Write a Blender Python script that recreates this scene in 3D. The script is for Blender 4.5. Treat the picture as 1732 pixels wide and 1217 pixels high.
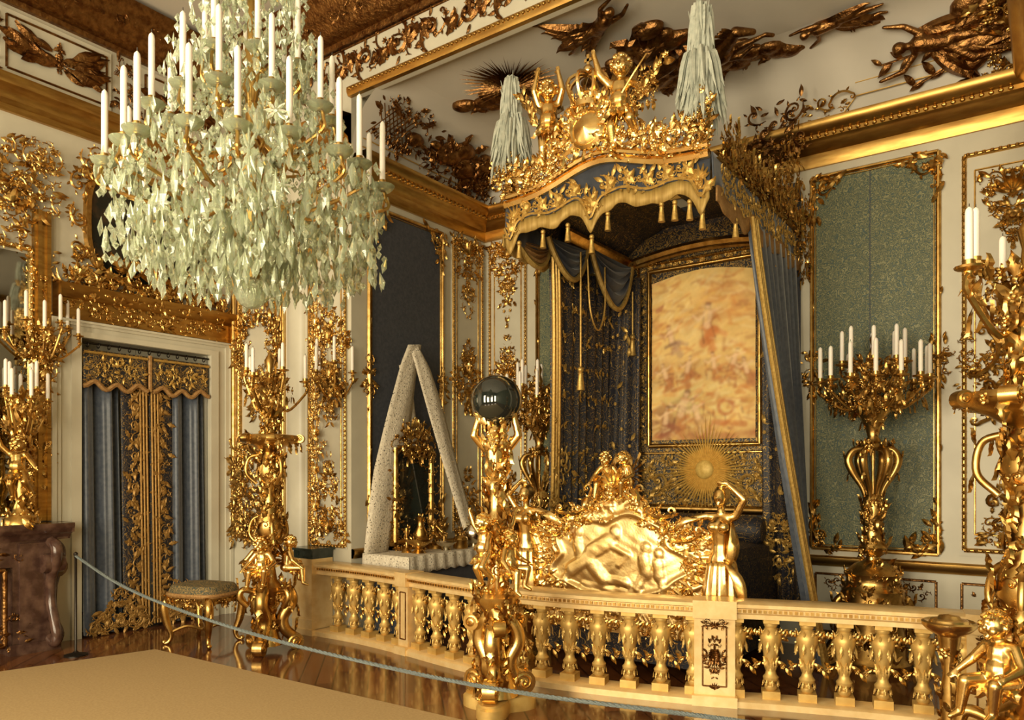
import bpy, math, random
import numpy as np
from math import sin, cos, pi, radians

for o in list(bpy.data.objects):
    bpy.data.objects.remove(o)
scn = bpy.context.scene
COL = scn.collection

# ---------------------------------------------------------------- camera, world, daylight, exposure
cam_d = bpy.data.cameras.new('camera')
cam_d.sensor_width = 36.0
cam_d.lens = 36.0 * 1270 / 1732
cam_d.shift_y = 191.5 / 1732
cam_d.clip_start = 0.05
cam = bpy.data.objects.new('camera', cam_d)
COL.objects.link(cam)
cam.location = (6.01, -7.75, 1.70)
cam.rotation_euler = (pi / 2, 0, math.asin(0.5838))
scn.camera = cam

wld = bpy.data.worlds.new('world')
scn.world = wld
wld.use_nodes = True
wld.node_tree.nodes['Background'].inputs[0].default_value = (1.0, 0.86, 0.62, 1)
wld.node_tree.nodes['Background'].inputs[1].default_value = 0.5

vs = scn.view_settings
vs.view_transform = 'Standard'
vs.look = 'None'
vs.gamma = 1.0
vs.use_curve_mapping = False
vs.exposure = 0.05

WINDOWS = [(-0.4, 0.9), (1.9, 3.2), (4.2, 5.5), (6.5, 7.8)]          # x ranges of the tall windows behind the camera
for a, b in WINDOWS:
    ld = bpy.data.lights.new('window_daylight', 'AREA')
    ld.shape = 'RECTANGLE'
    ld.size = b - a - 0.1
    ld.size_y = 3.7
    ld.energy = 290
    ld.color = (1.0, 0.85, 0.59)
    lo = bpy.data.objects.new('window_daylight', ld)
    COL.objects.link(lo)
    lo.location = ((a + b) / 2, -10.9, 2.6)
    lo.rotation_euler = (pi / 2, 0, 0)                      # shines towards +y

# ---------------------------------------------------------------- materials
def principled(name, col, rough=0.5, metal=0.0, **kw):
    m = bpy.data.materials.new(name)
    m.use_nodes = True
    b = m.node_tree.nodes['Principled BSDF']
    b.inputs['Base Color'].default_value = (*col, 1)
    b.inputs['Roughness'].default_value = rough
    b.inputs['Metallic'].default_value = metal
    for k, v in kw.items():
        b.inputs[k.replace('_', ' ')].default_value = v
    return m

def varied(name, c1, c2, scale, rough=0.5, metal=0.0, detail=4, bump=0.0, lo=0.35, hi=0.65, stretch=None, bscale=None, r2=None, **kw):
    """two tones mixed by noise, optional bump"""
    m = principled(name, c1, rough, metal, **kw)
    nt = m.node_tree
    b = nt.nodes['Principled BSDF']
    tc = nt.nodes.new('ShaderNodeTexCoord')
    src = tc.outputs['Object']
    if stretch:
        mp = nt.nodes.new('ShaderNodeMapping')
        mp.inputs['Scale'].default_value = stretch
        nt.links.new(src, mp.inputs[0]); src = mp.outputs[0]
    n = nt.nodes.new('ShaderNodeTexNoise')
    n.inputs['Scale'].default_value = scale
    n.inputs['Detail'].default_value = detail
    nt.links.new(src, n.inputs['Vector'])
    r = nt.nodes.new('ShaderNodeValToRGB')
    r.color_ramp.elements[0].position = lo
    r.color_ramp.elements[1].position = hi
    r.color_ramp.elements[0].color = (*c1, 1)
    r.color_ramp.elements[1].color = (*c2, 1)
    nt.links.new(n.outputs[0], r.inputs[0])
    nt.links.new(r.outputs[0], b.inputs['Base Color'])
    if r2 is not None:
        mr = nt.nodes.new('ShaderNodeMapRange')
        mr.inputs['To Min'].default_value = rough
        mr.inputs['To Max'].default_value = r2
        nt.links.new(n.outputs[0], mr.inputs[0])
        nt.links.new(mr.outputs[0], b.inputs['Roughness'])
    if bump:
        n2 = nt.nodes.new('ShaderNodeTexNoise')
        n2.inputs['Scale'].default_value = bscale or scale * 2
        n2.inputs['Detail'].default_value = 3
        nt.links.new(src, n2.inputs['Vector'])
        bp = nt.nodes.new('ShaderNodeBump')
        bp.inputs['Strength'].default_value = bump
        bp.inputs['Distance'].default_value = 0.01
        nt.links.new(n2.outputs[0], bp.inputs['Height'])
        nt.links.new(bp.outputs[0], b.inputs['Normal'])
    return m

def brocade(name, ground, thread, scale, lo=0.5, hi=0.54, rough=0.6, dist=1.6, metal=0.0):
    """woven pattern: curling bands of thread colour on a ground"""
    m = principled(name, ground, rough)
    nt = m.node_tree
    b = nt.nodes['Principled BSDF']
    tc = nt.nodes.new('ShaderNodeTexCoord')
    n = nt.nodes.new('ShaderNodeTexNoise')
    n.inputs['Scale'].default_value = scale
    n.inputs['Detail'].default_value = 1.0
    n.inputs['Distortion'].default_value = dist
    nt.links.new(tc.outputs['Object'], n.inputs['Vector'])
    mth = nt.nodes.new('ShaderNodeMath'); mth.operation = 'PINGPONG'
    mth.inputs[1].default_value = 0.09
    nt.links.new(n.outputs[0], mth.inputs[0])
    mr = nt.nodes.new('ShaderNodeMapRange')
    mr.inputs['From Min'].default_value = 0.09 * lo
    mr.inputs['From Max'].default_value = 0.09 * hi
    nt.links.new(mth.outputs[0], mr.inputs[0])
    mx = nt.nodes.new('ShaderNodeMix'); mx.data_type = 'RGBA'
    mx.inputs[6].default_value = (*ground, 1)
    mx.inputs[7].default_value = (*thread, 1)
    nt.links.new(mr.outputs[0], mx.inputs[0])
    nt.links.new(mx.outputs[2], b.inputs['Base Color'])
    if metal:
        ml = nt.nodes.new('ShaderNodeMath'); ml.operation = 'MULTIPLY'; ml.inputs[1].default_value = metal
        nt.links.new(mr.outputs[0], ml.inputs[0])
        nt.links.new(ml.outputs[0], b.inputs['Metallic'])
    bp = nt.nodes.new('ShaderNodeBump')
    bp.inputs['Strength'].default_value = 0.5
    bp.inputs['Distance'].default_value = 0.01
    nt.links.new(mr.outputs[0], bp.inputs['Height'])
    nt.links.new(bp.outputs[0], b.inputs['Normal'])
    return m

M = {}
M['gold'] = varied('gold_leaf', (0.68, 0.44, 0.145), (0.40, 0.225, 0.06), 14, 0.20, 1.0, r2=0.40)
M['gold_bright'] = varied('burnished_gold', (0.92, 0.66, 0.28), (0.74, 0.46, 0.14), 10, 0.18, 1.0, r2=0.34)
M['gold_satin'] = varied('satin_gold', (0.56, 0.35, 0.10), (0.40, 0.22, 0.06), 5, 0.36, 1.0, stretch=(1, 1, 6))
M['gold_dark'] = varied('dark_bronzed_gold', (0.32, 0.165, 0.055), (0.15, 0.065, 0.022), 16, 0.36, 1.0, bump=0.9, bscale=34)
M['gold_paint'] = varied('gold_paint', (0.72, 0.50, 0.17), (0.58, 0.36, 0.10), 8, 0.45, 0.55)
M['white'] = varied('white_lacquer', (0.58, 0.55, 0.44), (0.52, 0.49, 0.39), 3, 0.4)
M['ceiling'] = varied('ceiling_plaster', (0.60, 0.56, 0.48), (0.54, 0.51, 0.44), 1.2, 0.85)
M['damask'] = brocade('green_damask', (0.052, 0.088, 0.078), (0.22, 0.22, 0.115), 15, 0.25, 0.7, 0.5, 2.4)
M['damask_shaded'] = varied('shaded_damask_wall', (0.044, 0.050, 0.066), (0.066, 0.070, 0.086), 30, 0.7, bump=0.2)  # same damask as the bed wall, with the alcove's shade put into its colour
M['parquet'] = None
M['carpet'] = varied('tan_carpet', (0.47, 0.33, 0.155), (0.41, 0.28, 0.125), 60, 0.95, bump=0.3, bscale=400)
M['marble'] = varied('brown_marble', (0.050, 0.024, 0.018), (0.15, 0.085, 0.06), 9, 0.16, detail=9, lo=0.4, hi=0.75)
M['marble_cap'] = varied('dark_green_marble', (0.012, 0.02, 0.016), (0.04, 0.05, 0.04), 9, 0.2, detail=8)
M['velvet'] = varied('blue_velvet', (0.018, 0.026, 0.044), (0.032, 0.040, 0.060), 18, 0.55, Sheen_Weight=0.3)
M['velvet_pale'] = varied('blue_grey_silk', (0.050, 0.065, 0.095), (0.085, 0.10, 0.13), 24, 0.42, Sheen_Weight=0.4)
M['embroidery'] = brocade('gold_embroidered_cloth', (0.018, 0.018, 0.022), (0.40, 0.25, 0.07), 11, 0.55, 0.68, 0.5, 2.0, metal=0.5)
M['embroidery_sparse'] = brocade('blue_cloth_with_gold_sprigs', (0.022, 0.024, 0.036), (0.42, 0.27, 0.09), 8, 0.80, 0.88, 0.55, 2.5, metal=0.5)
M['fringe'] = varied('gold_fringe', (0.50, 0.34, 0.10), (0.34, 0.21, 0.05), 60, 0.55, 0.3, stretch=(1, 1, 0.05))
M['fringe_brown'] = varied('brown_gold_fringe', (0.30, 0.15, 0.05), (0.42, 0.25, 0.09), 50, 0.6, 0.2)
M['braid'] = varied('gold_braid', (0.66, 0.44, 0.13), (0.46, 0.28, 0.07), 50, 0.42, 0.6)
M['lace'] = None
M['gold_thread'] = varied('bright_gold_thread', (0.80, 0.56, 0.16), (0.66, 0.42, 0.10), 30, 0.5, 0.15)
M['braid_dark'] = varied('old_gold_braid', (0.42, 0.25, 0.07), (0.30, 0.16, 0.04), 40, 0.5, 0.5)
M['wax'] = principled('white_wax', (0.86, 0.80, 0.72), 0.45, Subsurface_Weight=0.15)
M['wick'] = principled('candle_wick', (0.05, 0.04, 0.03), 0.9)
M['crystal'] = principled('cut_crystal', (0.78, 0.84, 0.66), 0.05, 0.0, Transmission_Weight=0.8, IOR=1.5)
M['crystal_dish'] = principled('crystal_dish', (0.66, 0.72, 0.52), 0.12, 0.0, Transmission_Weight=0.8, IOR=1.45)
M['globe'] = principled('dark_glass_globe', (0.012, 0.016, 0.014), 0.06, 0.0, Coat_Weight=1.0)
M['mirror'] = principled('old_mirror_glass', (0.42, 0.42, 0.38), 0.03, 1.0)
M['dark'] = principled('dark_void', (0.012, 0.010, 0.008), 0.8)
M['painting'] = varied('dark_oil_painting', (0.012, 0.014, 0.011), (0.10, 0.055, 0.025), 4, 0.25, detail=5, lo=0.5, hi=0.8)
M['iron'] = principled('dark_iron', (0.03, 0.025, 0.02), 0.4, 0.8)
M['rope'] = varied('grey_blue_rope', (0.10, 0.125, 0.13), (0.19, 0.22, 0.22), 150, 0.7, bump=0.5, bscale=300)
M['plume'] = varied('white_ostrich_plume', (0.52, 0.54, 0.46), (0.38, 0.41, 0.35), 20, 0.85)
M['cream_gold'] = varied('cream_and_gold_lacquer', (0.80, 0.60, 0.30), (0.72, 0.50, 0.22), 12, 0.32, 0.35)
M['gold_relief'] = varied('gilded_relief', (0.95, 0.72, 0.34), (0.86, 0.60, 0.24), 6, 0.36, 1.0, bump=0.15, bscale=60)
M['seat'] = brocade('stool_damask', (0.05, 0.06, 0.045), (0.30, 0.20, 0.07), 22, 0.4, 0.7, 0.7, 1.5)
M['silver'] = principled('silver_gilt', (0.72, 0.66, 0.52), 0.2, 1.0)

def make_parquet():
    m = principled('polished_parquet', (0.20, 0.09, 0.03), 0.12)
    nt = m.node_tree; b = nt.nodes['Principled BSDF']
    tc = nt.nodes.new('ShaderNodeTexCoord')
    mp = nt.nodes.new('ShaderNodeMapping'); mp.inputs['Rotation'].default_value = (0, 0, radians(45))
    nt.links.new(tc.outputs['Object'], mp.inputs[0])
    br = nt.nodes.new('ShaderNodeTexBrick')
    br.inputs['Scale'].default_value = 1.0
    br.inputs['Brick Width'].default_value = 0.7
    br.inputs['Row Height'].default_value = 0.14
    br.inputs['Mortar Size'].default_value = 0.006
    br.inputs['Color1'].default_value = (0.19, 0.068, 0.022, 1)
    br.inputs['Color2'].default_value = (0.09, 0.032, 0.012, 1)
    br.inputs['Mortar'].default_value = (0.03, 0.012, 0.006, 1)
    nt.links.new(mp.outputs[0], br.inputs['Vector'])
    n = nt.nodes.new('ShaderNodeTexNoise'); n.inputs['Scale'].default_value = 3
    n.inputs['Detail'].default_value = 6; n.inputs['Distortion'].default_value = 1.5
    nt.links.new(tc.outputs['Object'], n.inputs['Vector'])
    mx = nt.nodes.new('ShaderNodeMix'); mx.data_type = 'RGBA'; mx.blend_type = 'MULTIPLY'
    mx.inputs[0].default_value = 0.8
    nt.links.new(br.outputs[0], mx.inputs[6]); nt.links.new(n.outputs[1], mx.inputs[7])
    nt.links.new(br.outputs[0], b.inputs['Base Color'])
    mr = nt.nodes.new('ShaderNodeMapRange'); mr.inputs['To Min'].default_value = 0.06; mr.inputs['To Max'].default_value = 0.22
    nt.links.new(n.outputs[0], mr.inputs[0]); nt.links.new(mr.outputs[0], b.inputs['Roughness'])
    b.inputs['Coat Weight'].default_value = 0.25
    b.inputs['Coat Roughness'].default_value = 0.05
    return m
M['parquet'] = make_parquet()

def make_lace():
    m = varied('white_lace', (0.66, 0.60, 0.48), (0.52, 0.46, 0.36), 45, 0.85, bump=0.6, bscale=55)
    nt = m.node_tree; b = nt.nodes['Principled BSDF']
    tc = nt.nodes.new('ShaderNodeTexCoord')
    v = nt.nodes.new('ShaderNodeTexVoronoi'); v.inputs['Scale'].default_value = 34
    v.feature = 'F1'
    nt.links.new(tc.outputs['Object'], v.inputs['Vector'])
    r = nt.nodes.new('ShaderNodeValToRGB')
    r.color_ramp.elements[0].position = 0.20; r.color_ramp.elements[0].color = (0, 0, 0, 1)
    r.color_ramp.elements[1].position = 0.25; r.color_ramp.elements[1].color = (1, 1, 1, 1)
    nt.links.new(v.outputs['Distance'], r.inputs[0])
    nt.links.new(r.outputs[0], b.inputs['Alpha'])          # pierced holes of the lace
    return m
M['lace'] = make_lace()

# ---------------------------------------------------------------- mesh helpers (a geo is (verts, quads, tris))
E4 = np.zeros((0, 4), int)
E3 = np.zeros((0, 3), int)

def geo(v, q=None, t=None):
    return (np.asarray(v, float).reshape(-1, 3), E4 if q is None or len(q) == 0 else np.asarray(q, int).reshape(-1, 4),
            E3 if t is None or len(t) == 0 else np.asarray(t, int).reshape(-1, 3))

def join(*gs):
    V, Q, T, n = [], [], [], 0
    for v, q, t in gs:
        V.append(v); Q.append(q + n); T.append(t + n); n += len(v)
    return (np.concatenate(V), np.concatenate(Q), np.concatenate(T))

def xf(g, m):
    v = g[0] @ m[:3, :3].T + m[:3, 3]
    if np.linalg.det(m[:3, :3]) < 0:
        return (v, g[1][:, ::-1], g[2][:, ::-1])
    return (v, g[1], g[2])

def tm(x=0, y=0, z=0):
    m = np.eye(4); m[:3, 3] = (x, y, z); return m
def sc(x, y=None, z=None):
    return np.diag([x, x if y is None else y, x if z is None else z, 1.0])
def rx(a):
    m = np.eye(4); m[1:3, 1:3] = [[cos(a), -sin(a)], [sin(a), cos(a)]]; return m
def ry(a):
    m = np.eye(4); m[0, 0] = m[2, 2] = cos(a); m[0, 2] = sin(a); m[2, 0] = -sin(a); return m
def rz(a):
    m = np.eye(4); m[:2, :2] = [[cos(a), -sin(a)], [sin(a), cos(a)]]; return m
def frame(o, u, v):
    u = np.array(u, float); v = np.array(v, float)
    u /= np.linalg.norm(u); v /= np.linalg.norm(v)
    m = np.eye(4); m[:3, 0] = u; m[:3, 1] = v; m[:3, 2] = np.cross(u, v); m[:3, 3] = o; return m

def grid(P, cu=False, cv=False):
    P = np.asarray(P, float); n, m = P.shape[:2]
    i = np.arange(n if cu else n - 1)[:, None]; j = np.arange(m if cv else m - 1)[None, :]
    a = i * m + j; b = ((i + 1) % n) * m + j; c = ((i + 1) % n) * m + (j + 1) % m; d = i * m + (j + 1) % m
    return geo(P.reshape(-1, 3), np.stack([a, b, c, d], -1).reshape(-1, 4))

def box(x0, x1, y0, y1, z0, z1):
    v = [(x, y, z) for x in (x0, x1) for y in (y0, y1) for z in (z0, z1)]
    return geo(v, [(0, 1, 3, 2), (4, 6, 7, 5), (0, 4, 5, 1), (2, 3, 7, 6), (0, 2, 6, 4), (1, 5, 7, 3)])

def lathe(prof, seg=16, a0=0, a1=2 * pi):
    """prof: (r, z) from bottom to top"""
    full = abs(a1 - a0 - 2 * pi) < 1e-6
    th = np.linspace(a0, a1, seg, endpoint=not full)
    p = np.asarray(prof, float)
    P = np.stack([np.outer(np.cos(th), p[:, 0]), np.outer(np.sin(th), p[:, 0]), np.tile(p[:, 1], (len(th), 1))], -1)
    return grid(P, cu=full)

def tube(path, rad, seg=6, cap=True):
    P = np.asarray(path, float); n = len(P)
    rad = np.broadcast_to(np.asarray(rad, float), (n,))
    T = np.gradient(P, axis=0); T /= np.linalg.norm(T, axis=1)[:, None] + 1e-12
    up = np.array([0, 0, 1.0]) if abs(T[0, 2]) < 0.9 else np.array([1.0, 0, 0])
    rings = []
    u = np.cross(T[0], up); u /= np.linalg.norm(u)
    th = np.arange(seg) * 2 * pi / seg
    for i in range(n):
        u = u - T[i] * (u @ T[i]); u /= np.linalg.norm(u) + 1e-12
        w = np.cross(T[i], u)
        rings.append(P[i] + rad[i] * (np.outer(np.cos(th), u) + np.outer(np.sin(th), w)))
    g = grid(np.array(rings), cv=True)
    if cap:
        v = np.concatenate([g[0], P[:1], P[-1:]])
        a = n * seg; k = np.arange(seg)
        t1 = np.stack([np.full(seg, a), k, (k + 1) % seg], -1)
        t2 = np.stack([np.full(seg, a + 1), (n - 1) * seg + (k + 1) % seg, (n - 1) * seg + k], -1)
        g = geo(v, g[1], np.concatenate([t1, t2]))
    return g

def ball(r=1.0, seg=8, rings=5, c=(0, 0, 0), s=(1, 1, 1)):
    ph = np.linspace(-pi / 2, pi / 2, rings + 1)
    g = lathe([(max(cos(p), 1e-4) * r, sin(p) * r) for p in ph], seg)
    return (g[0] * np.array(s) + np.array(c), g[1], g[2])

def cap_geo(p, q, ra, rb, seg=10):
    """closed tapered capsule from p to q"""
    p = np.array(p, float); q = np.array(q, float); d = q - p; L = np.linalg.norm(d) + 1e-9
    w = d / L; a = np.array([1.0, 0, 0]) if abs(w[0]) < 0.8 else np.array([0, 1.0, 0])
    u = np.cross(w, a); u /= np.linalg.norm(u); v = np.cross(w, u)
    prof = [(ra * cos(t), -ra * -sin(t)) for t in np.linspace(-pi / 2, 0, 4)] + [(rb * cos(t), L + rb * sin(t)) for t in np.linspace(0, pi / 2, 4)]
    g = lathe([(max(r, 1e-4), z) for r, z in prof], seg)
    m = np.eye(4); m[:3, 0] = u; m[:3, 1] = v; m[:3, 2] = w; m[:3, 3] = p
    return xf(g, m)

def mould(prof, p0, p1, out, m0=0.0, m1=0.0):
    """sweep a profile of (outward, z) points straight from p0 to p1; m0/m1 mitre the ends"""
    p0 = np.array(p0, float); p1 = np.array(p1, float); out = np.array(out, float)
    d = (p1 - p0) / np.linalg.norm(p1 - p0)
    pr = np.asarray(prof, float)
    A = p0 + np.outer(pr[:, 0], out) + np.outer(pr[:, 1], (0, 0, 1)) + np.outer(pr[:, 0] * m0, d)
    B = p1 + np.outer(pr[:, 0], out) + np.outer(pr[:, 1], (0, 0, 1)) + np.outer(pr[:, 0] * m1, d)
    return grid(np.array([A, B]), cv=True)

class MB:
    def __init__(self):
        self.g = []
    def add(self, g, m=None):
        self.g.append(g if m is None else xf(g, m)); return self
    def geo(self):
        return join(*self.g)
    def build(self, name, mat, parent=None, smooth=True, inv=None, thick=0):
        return build(join(*self.g), name, mat, parent, smooth, inv, thick)

def build(g, name, mat, parent=None, smooth=True, inv=None, thick=0):
    v, q, t = g
    if inv is not None:
        v = v - np.array(inv)
    me = bpy.data.meshes.new(name)
    me.vertices.add(len(v)); me.vertices.foreach_set('co', v.astype(np.float32).ravel())
    nl = len(q) * 4 + len(t) * 3; npoly = len(q) + len(t)
    me.loops.add(nl); me.loops.foreach_set('vertex_index', np.concatenate([q.ravel(), t.ravel()]).astype(np.int32))
    me.polygons.add(npoly)
    st = np.concatenate([np.arange(len(q)) * 4, len(q) * 4 + np.arange(len(t)) * 3]).astype(np.int32)
    me.polygons.foreach_set('loop_start', st)
    me.update(calc_edges=True)
    me.validate()
    if smooth:
        me.polygons.foreach_set('use_smooth', np.ones(len(me.polygons), bool))
        me.set_sharp_from_angle(angle=radians(48))
    else:
        me.polygons.foreach_set('use_smooth', np.zeros(len(me.polygons), bool))
    me.materials.append(M[mat] if isinstance(mat, str) else mat)
    o = bpy.data.objects.new(name, me)
    COL.objects.link(o)
    if parent is not None:
        o.parent = parent
    if thick:
        s = o.modifiers.new('thickness', 'SOLIDIFY'); s.thickness = thick; s.offset = 0
    return o

def empty(name, loc=(0, 0, 0), rot=0.0):
    o = bpy.data.objects.new(name, None)
    COL.objects.link(o); o.location = loc; o.rotation_euler = (0, 0, rot); o.empty_display_size = 0.1
    return o
def tag(o, label, cat, group=None, kind=None):
    o['label'] = label; o['category'] = cat
    if group: o['group'] = group
    if kind: o['kind'] = kind
    return o
def thing(name, label, cat, loc=(0, 0, 0), rot=0.0, group=None):
    return tag(empty(name, loc, rot), label, cat, group)
def struct(o):
    o['kind'] = 'structure'; return o
def dup(root, loc=None, rot=None, label=None):
    r = root.copy(); COL.objects.link(r)
    if loc is not None: r.location = loc
    if rot is not None: r.rotation_euler = (0, 0, rot)
    if label: r['label'] = label
    for ch in list(root.children):
        c = ch.copy(); COL.objects.link(c); c.parent = r
        for gch in list(ch.children):
            d = gch.copy(); COL.objects.link(d); d.parent = c
    return r
def inst(o, parent, m):
    """another copy of part o, sharing its mesh, under parent with matrix m"""
    from mathutils import Matrix
    c = o.copy(); COL.objects.link(c); c.parent = parent
    c.matrix_local = Matrix(m.tolist()); return c

# ---------------------------------------------------------------- ornament kit: unit pieces in the xy plane, z outwards
R = random.Random(7)

def leaf_geo(n=6, w=0.42, lobes=0, curl=0.25, dome=0.14, cols=5):
    s = np.linspace(0, 1, n)
    half = w * 0.5 * np.sin(pi * np.clip(s * 0.93 + 0.07, 0, 1)) ** 0.8
    if lobes:
        half = half * (0.74 + 0.26 * np.cos(2 * pi * lobes * s))
    half[-1] = 0.004
    P = []
    for a, h in zip(s, half):
        zc = dome * sin(pi * min(1, a * 1.1)) + curl * a ** 3
        if cols == 3:
            P.append([(a, -h, zc * 0.3), (a + 0.02, 0, zc), (a, h, zc * 0.3)])
        else:
            P.append([(a, -h, zc * 0.35), (a + 0.03, -h * 0.5, zc), (a, 0, zc * 0.75), (a + 0.03, h * 0.5, zc), (a, h, zc * 0.35)])
    return grid(np.array(P).transpose(1, 0, 2)[::-1])
LEAF = leaf_geo(5, cols=3)
ACAN = leaf_geo(9, 0.62, 3, 0.3, 0.16)

def spiral_path(turns=1.5, n=17, r0=0.5, decay=0.24):
    t = np.linspace(0, turns * 2 * pi, n)
    r = r0 * np.exp(-decay * t)
    x = r * np.cos(t + pi); y = -r * np.sin(t + pi)
    return np.stack([x + 0.0, y, 0.05 + 0.06 * t / t[-1]], -1)
def scroll_geo():
    p = spiral_path()
    stem = np.array([[-0.12, -0.95, 0.02], [-0.42, -0.62, 0.04], [-0.52, -0.3, 0.05]])
    path = np.concatenate([stem, p])
    rad = np.concatenate([[0.03, 0.06, 0.085], np.linspace(0.09, 0.035, len(p))])
    gs = [tube(path, rad, 4, False), ball(0.11, 5, 3, p[-1])]
    for x, y, a, s in ((-0.5, 0.05, 2.1, 0.42), (-0.1, 0.5, 1.2, 0.36), (-0.45, -0.45, 3.3, 0.4), (-0.25, -0.8, 2.6, 0.34)):
        gs.append(xf(LEAF, tm(x, y, 0.02) @ rz(a) @ sc(s)))
    return join(*gs)
SCROLL = scroll_geo()
def cscroll_geo():
    t = np.linspace(-1, 1, 11)
    mid = np.stack([-0.42 * (1 - t ** 2) ** 0.8, t * 0.8, 0.04 + 0 * t], -1)
    sp = spiral_path(1.25, 10, 0.26, 0.2)
    top = sp * (1, 1, 1) + (0.26, 0.8, 0)
    bot = (sp * (1, -1, 1) + (0.26, -0.8, 0))[::-1]
    path = np.concatenate([bot[:-1], mid, top[1:]])
    rad = np.concatenate([np.linspace(0.03, 0.07, 9), np.full(11, 0.085), np.linspace(0.07, 0.03, 9)])
    gs = [tube(path, rad, 4, False)]
    for y, a, s in ((0.5, 2.2, 0.4), (0.0, 3.14, 0.34), (-0.5, -2.2, 0.4)):
        gs.append(xf(LEAF, tm(-0.3, y, 0.03) @ rz(a) @ sc(s)))
    return join(*gs)
CSCR = cscroll_geo()
def rosette_geo(n=6):
    gs = [ball(0.2, 6, 3, (0, 0, 0.1))]
    for k in range(n):
        gs.append(xf(LEAF, rz(k * 2 * pi / n) @ tm(0.08) @ sc(0.5, 0.8, 0.8)))
    return join(*gs)
ROSE = rosette_geo()
def shell_geo():
    gs = []
    for k in range(7):
        a = radians(20 + k * 140 / 6)
        gs.append(xf(LEAF, rz(a) @ sc(0.8 + 0.2 * sin(pi * k / 6), 0.55, 1.0)))
    gs.append(ball(0.16, 7, 4, (0, 0, 0.08)))
    return join(*gs)
SHELL = shell_geo()
BEAD = ball(1.0, 6, 4)
PALM = join(*[xf(LEAF, tm(0, i * 0.14, 0) @ rz(s * radians(52 - i * 3) + (0 if s > 0 else pi)) @ sc(0.62 - 0.05 * i, 0.45, 0.8))
              for i in range(7) for s in (1, -1)], tube([(0, -0.2, 0.03), (0, 0.5, 0.05), (0, 1.1, 0.03)], [0.03, 0.03, 0.01], 4))

class Orn:
    """places kit pieces on a plane given by a frame (u right, v up, w outwards)"""
    def __init__(self, F, mb=None, rnd=None):
        self.F = F; self.mb = mb or MB(); self.r = rnd or R; self.n = 0
    def put(self, g, u, v, s, a=0.0, flip=False, w=0.0, sz=None):
        m = self.F @ tm(u, v, w) @ sc(-1 if flip else 1, 1, 1) @ rz(a) @ sc(s, s, s if sz is None else sz)
        self.mb.add(g, m); self.n += 1; return self
    def pair(self, g, uc, du, v, s, a=0.0, w=0.0, sz=None):
        self.put(g, uc + du, v, s, a, False, w, sz)
        self.put(g, uc - du, v, s, a, True, w, sz)
        return self
    def cluster(self, uc, vc, W, H, n, smin=0.06, smax=0.14, shape='rect', depth=0.03):
        r = self.r; n = int(n * 1.8); smin *= 0.8; smax *= 0.86
        for i in range(n):
            for _ in range(12):
                a = r.random(); b = r.uniform(-1, 1)
                if shape == 'rect': break
                if shape == 'diamond' and a + abs(b) < 1.05: break
                if shape == 'oval' and a * a + b * b < 1: break
                if shape == 'up' and a < (1 - b) / 2 + 0.08: break       # wide at the bottom
                if shape == 'down' and a < (1 + b) / 2 + 0.08: break     # wide at the top
                if shape == 'ring' and 0.55 < math.hypot(a, b) < 1.0: break
            s = r.uniform(smin, smax); k = r.random()
            g = LEAF if k < 0.34 else SCROLL if k < 0.62 else ACAN if k < 0.82 else CSCR if k < 0.91 else ROSE
            if g is SCROLL or g is CSCR: s *= 0.8
            if g is ROSE: s *= 0.6
            ang = r.uniform(0, 2 * pi) if g is not LEAF else math.atan2(b + 0.01, a + 0.01) + r.uniform(-0.9, 0.9)
            self.pair(g, uc, a * W / 2, vc + b * H / 2, s, ang, r.uniform(0, depth))
        return self
    def bar(self, u0, v0, u1, v1, wd, th=0.02, w=0.0, beads=0):
        """half-round rod along a line"""
        p0 = np.array([u0, v0]); p1 = np.array([u1, v1]); L = np.linalg.norm(p1 - p0)
        a = math.atan2(v1 - v0, u1 - u0)
        prof = [(wd / 2 * cos(t), th * sin(t)) for t in np.linspace(0, pi, 6)]
        P = np.array([[(x, y, z) for y, z in prof] for x in (0, L)])
        self.mb.add(grid(P[::-1]), self.F @ tm(u0, v0, w) @ rz(a))
        if beads:
            n = max(1, int(L / beads))
            for i in range(n):
                self.mb.add(BEAD, self.F @ tm(u0 + (u1 - u0) * (i + 0.5) / n, v0 + (v1 - v0) * (i + 0.5) / n, w + th * 0.8) @ sc(beads * 0.34))
        return self
    def rect(self, u0, u1, v0, v1, wd, th=0.02, w=0.0, beads=0):
        self.bar(u0, v0, u1, v0, wd, th, w, beads); self.bar(u0, v1, u1, v1, wd, th, w, beads)
        self.bar(u0, v0, u0, v1, wd, th, w, beads); self.bar(u1, v0, u1, v1, wd, th, w, beads)
        return self
    def rinceau(self, u0, u1, v, h, n, w=0.0):
        """running scroll frieze"""
        st = (u1 - u0) / n
        for i in range(n):
            u = u0 + (i + 0.5) * st; f = i % 2
            self.put(SCROLL, u, v, min(st * 0.62, h * 0.6), pi * f, False, w)
            self.put(ACAN, u + st * 0.4, v + (h * 0.3 if f else -h * 0.3), h * 0.5, -0.6 if f else 0.6, False, w)
            self.put(LEAF, u - st * 0.3, v + (-h * 0.25 if f else h * 0.25), h * 0.5, 2.4 if f else -2.4, False, w)
            self.put(ROSE, u + st * 0.5, v, h * 0.2, 0, False, w)
        return self
    def build(self, name, mat, parent=None, **k):
        o = self.mb.build(name, mat, parent, **k)
        if self.n > 2: o['kind'] = 'stuff'               # carving too small to pick apart singly
        return o

def FB(y, x0=0.0, z0=0.0):         # faces -y (wall with the bed, piers)
    return frame((x0, y, z0), (1, 0, 0), (0, 0, 1))
def FX(x, y0=0.0, z0=0.0):         # faces +x (left walls)
    return frame((x, y0, z0), (0, 1, 0), (0, 0, 1))
def FC(z, x0=0.0, y0=0.0):         # faces down (ceiling): v runs towards the viewer
    return frame((x0, y0, z), (1, 0, 0), (0, -1, 0))

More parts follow.
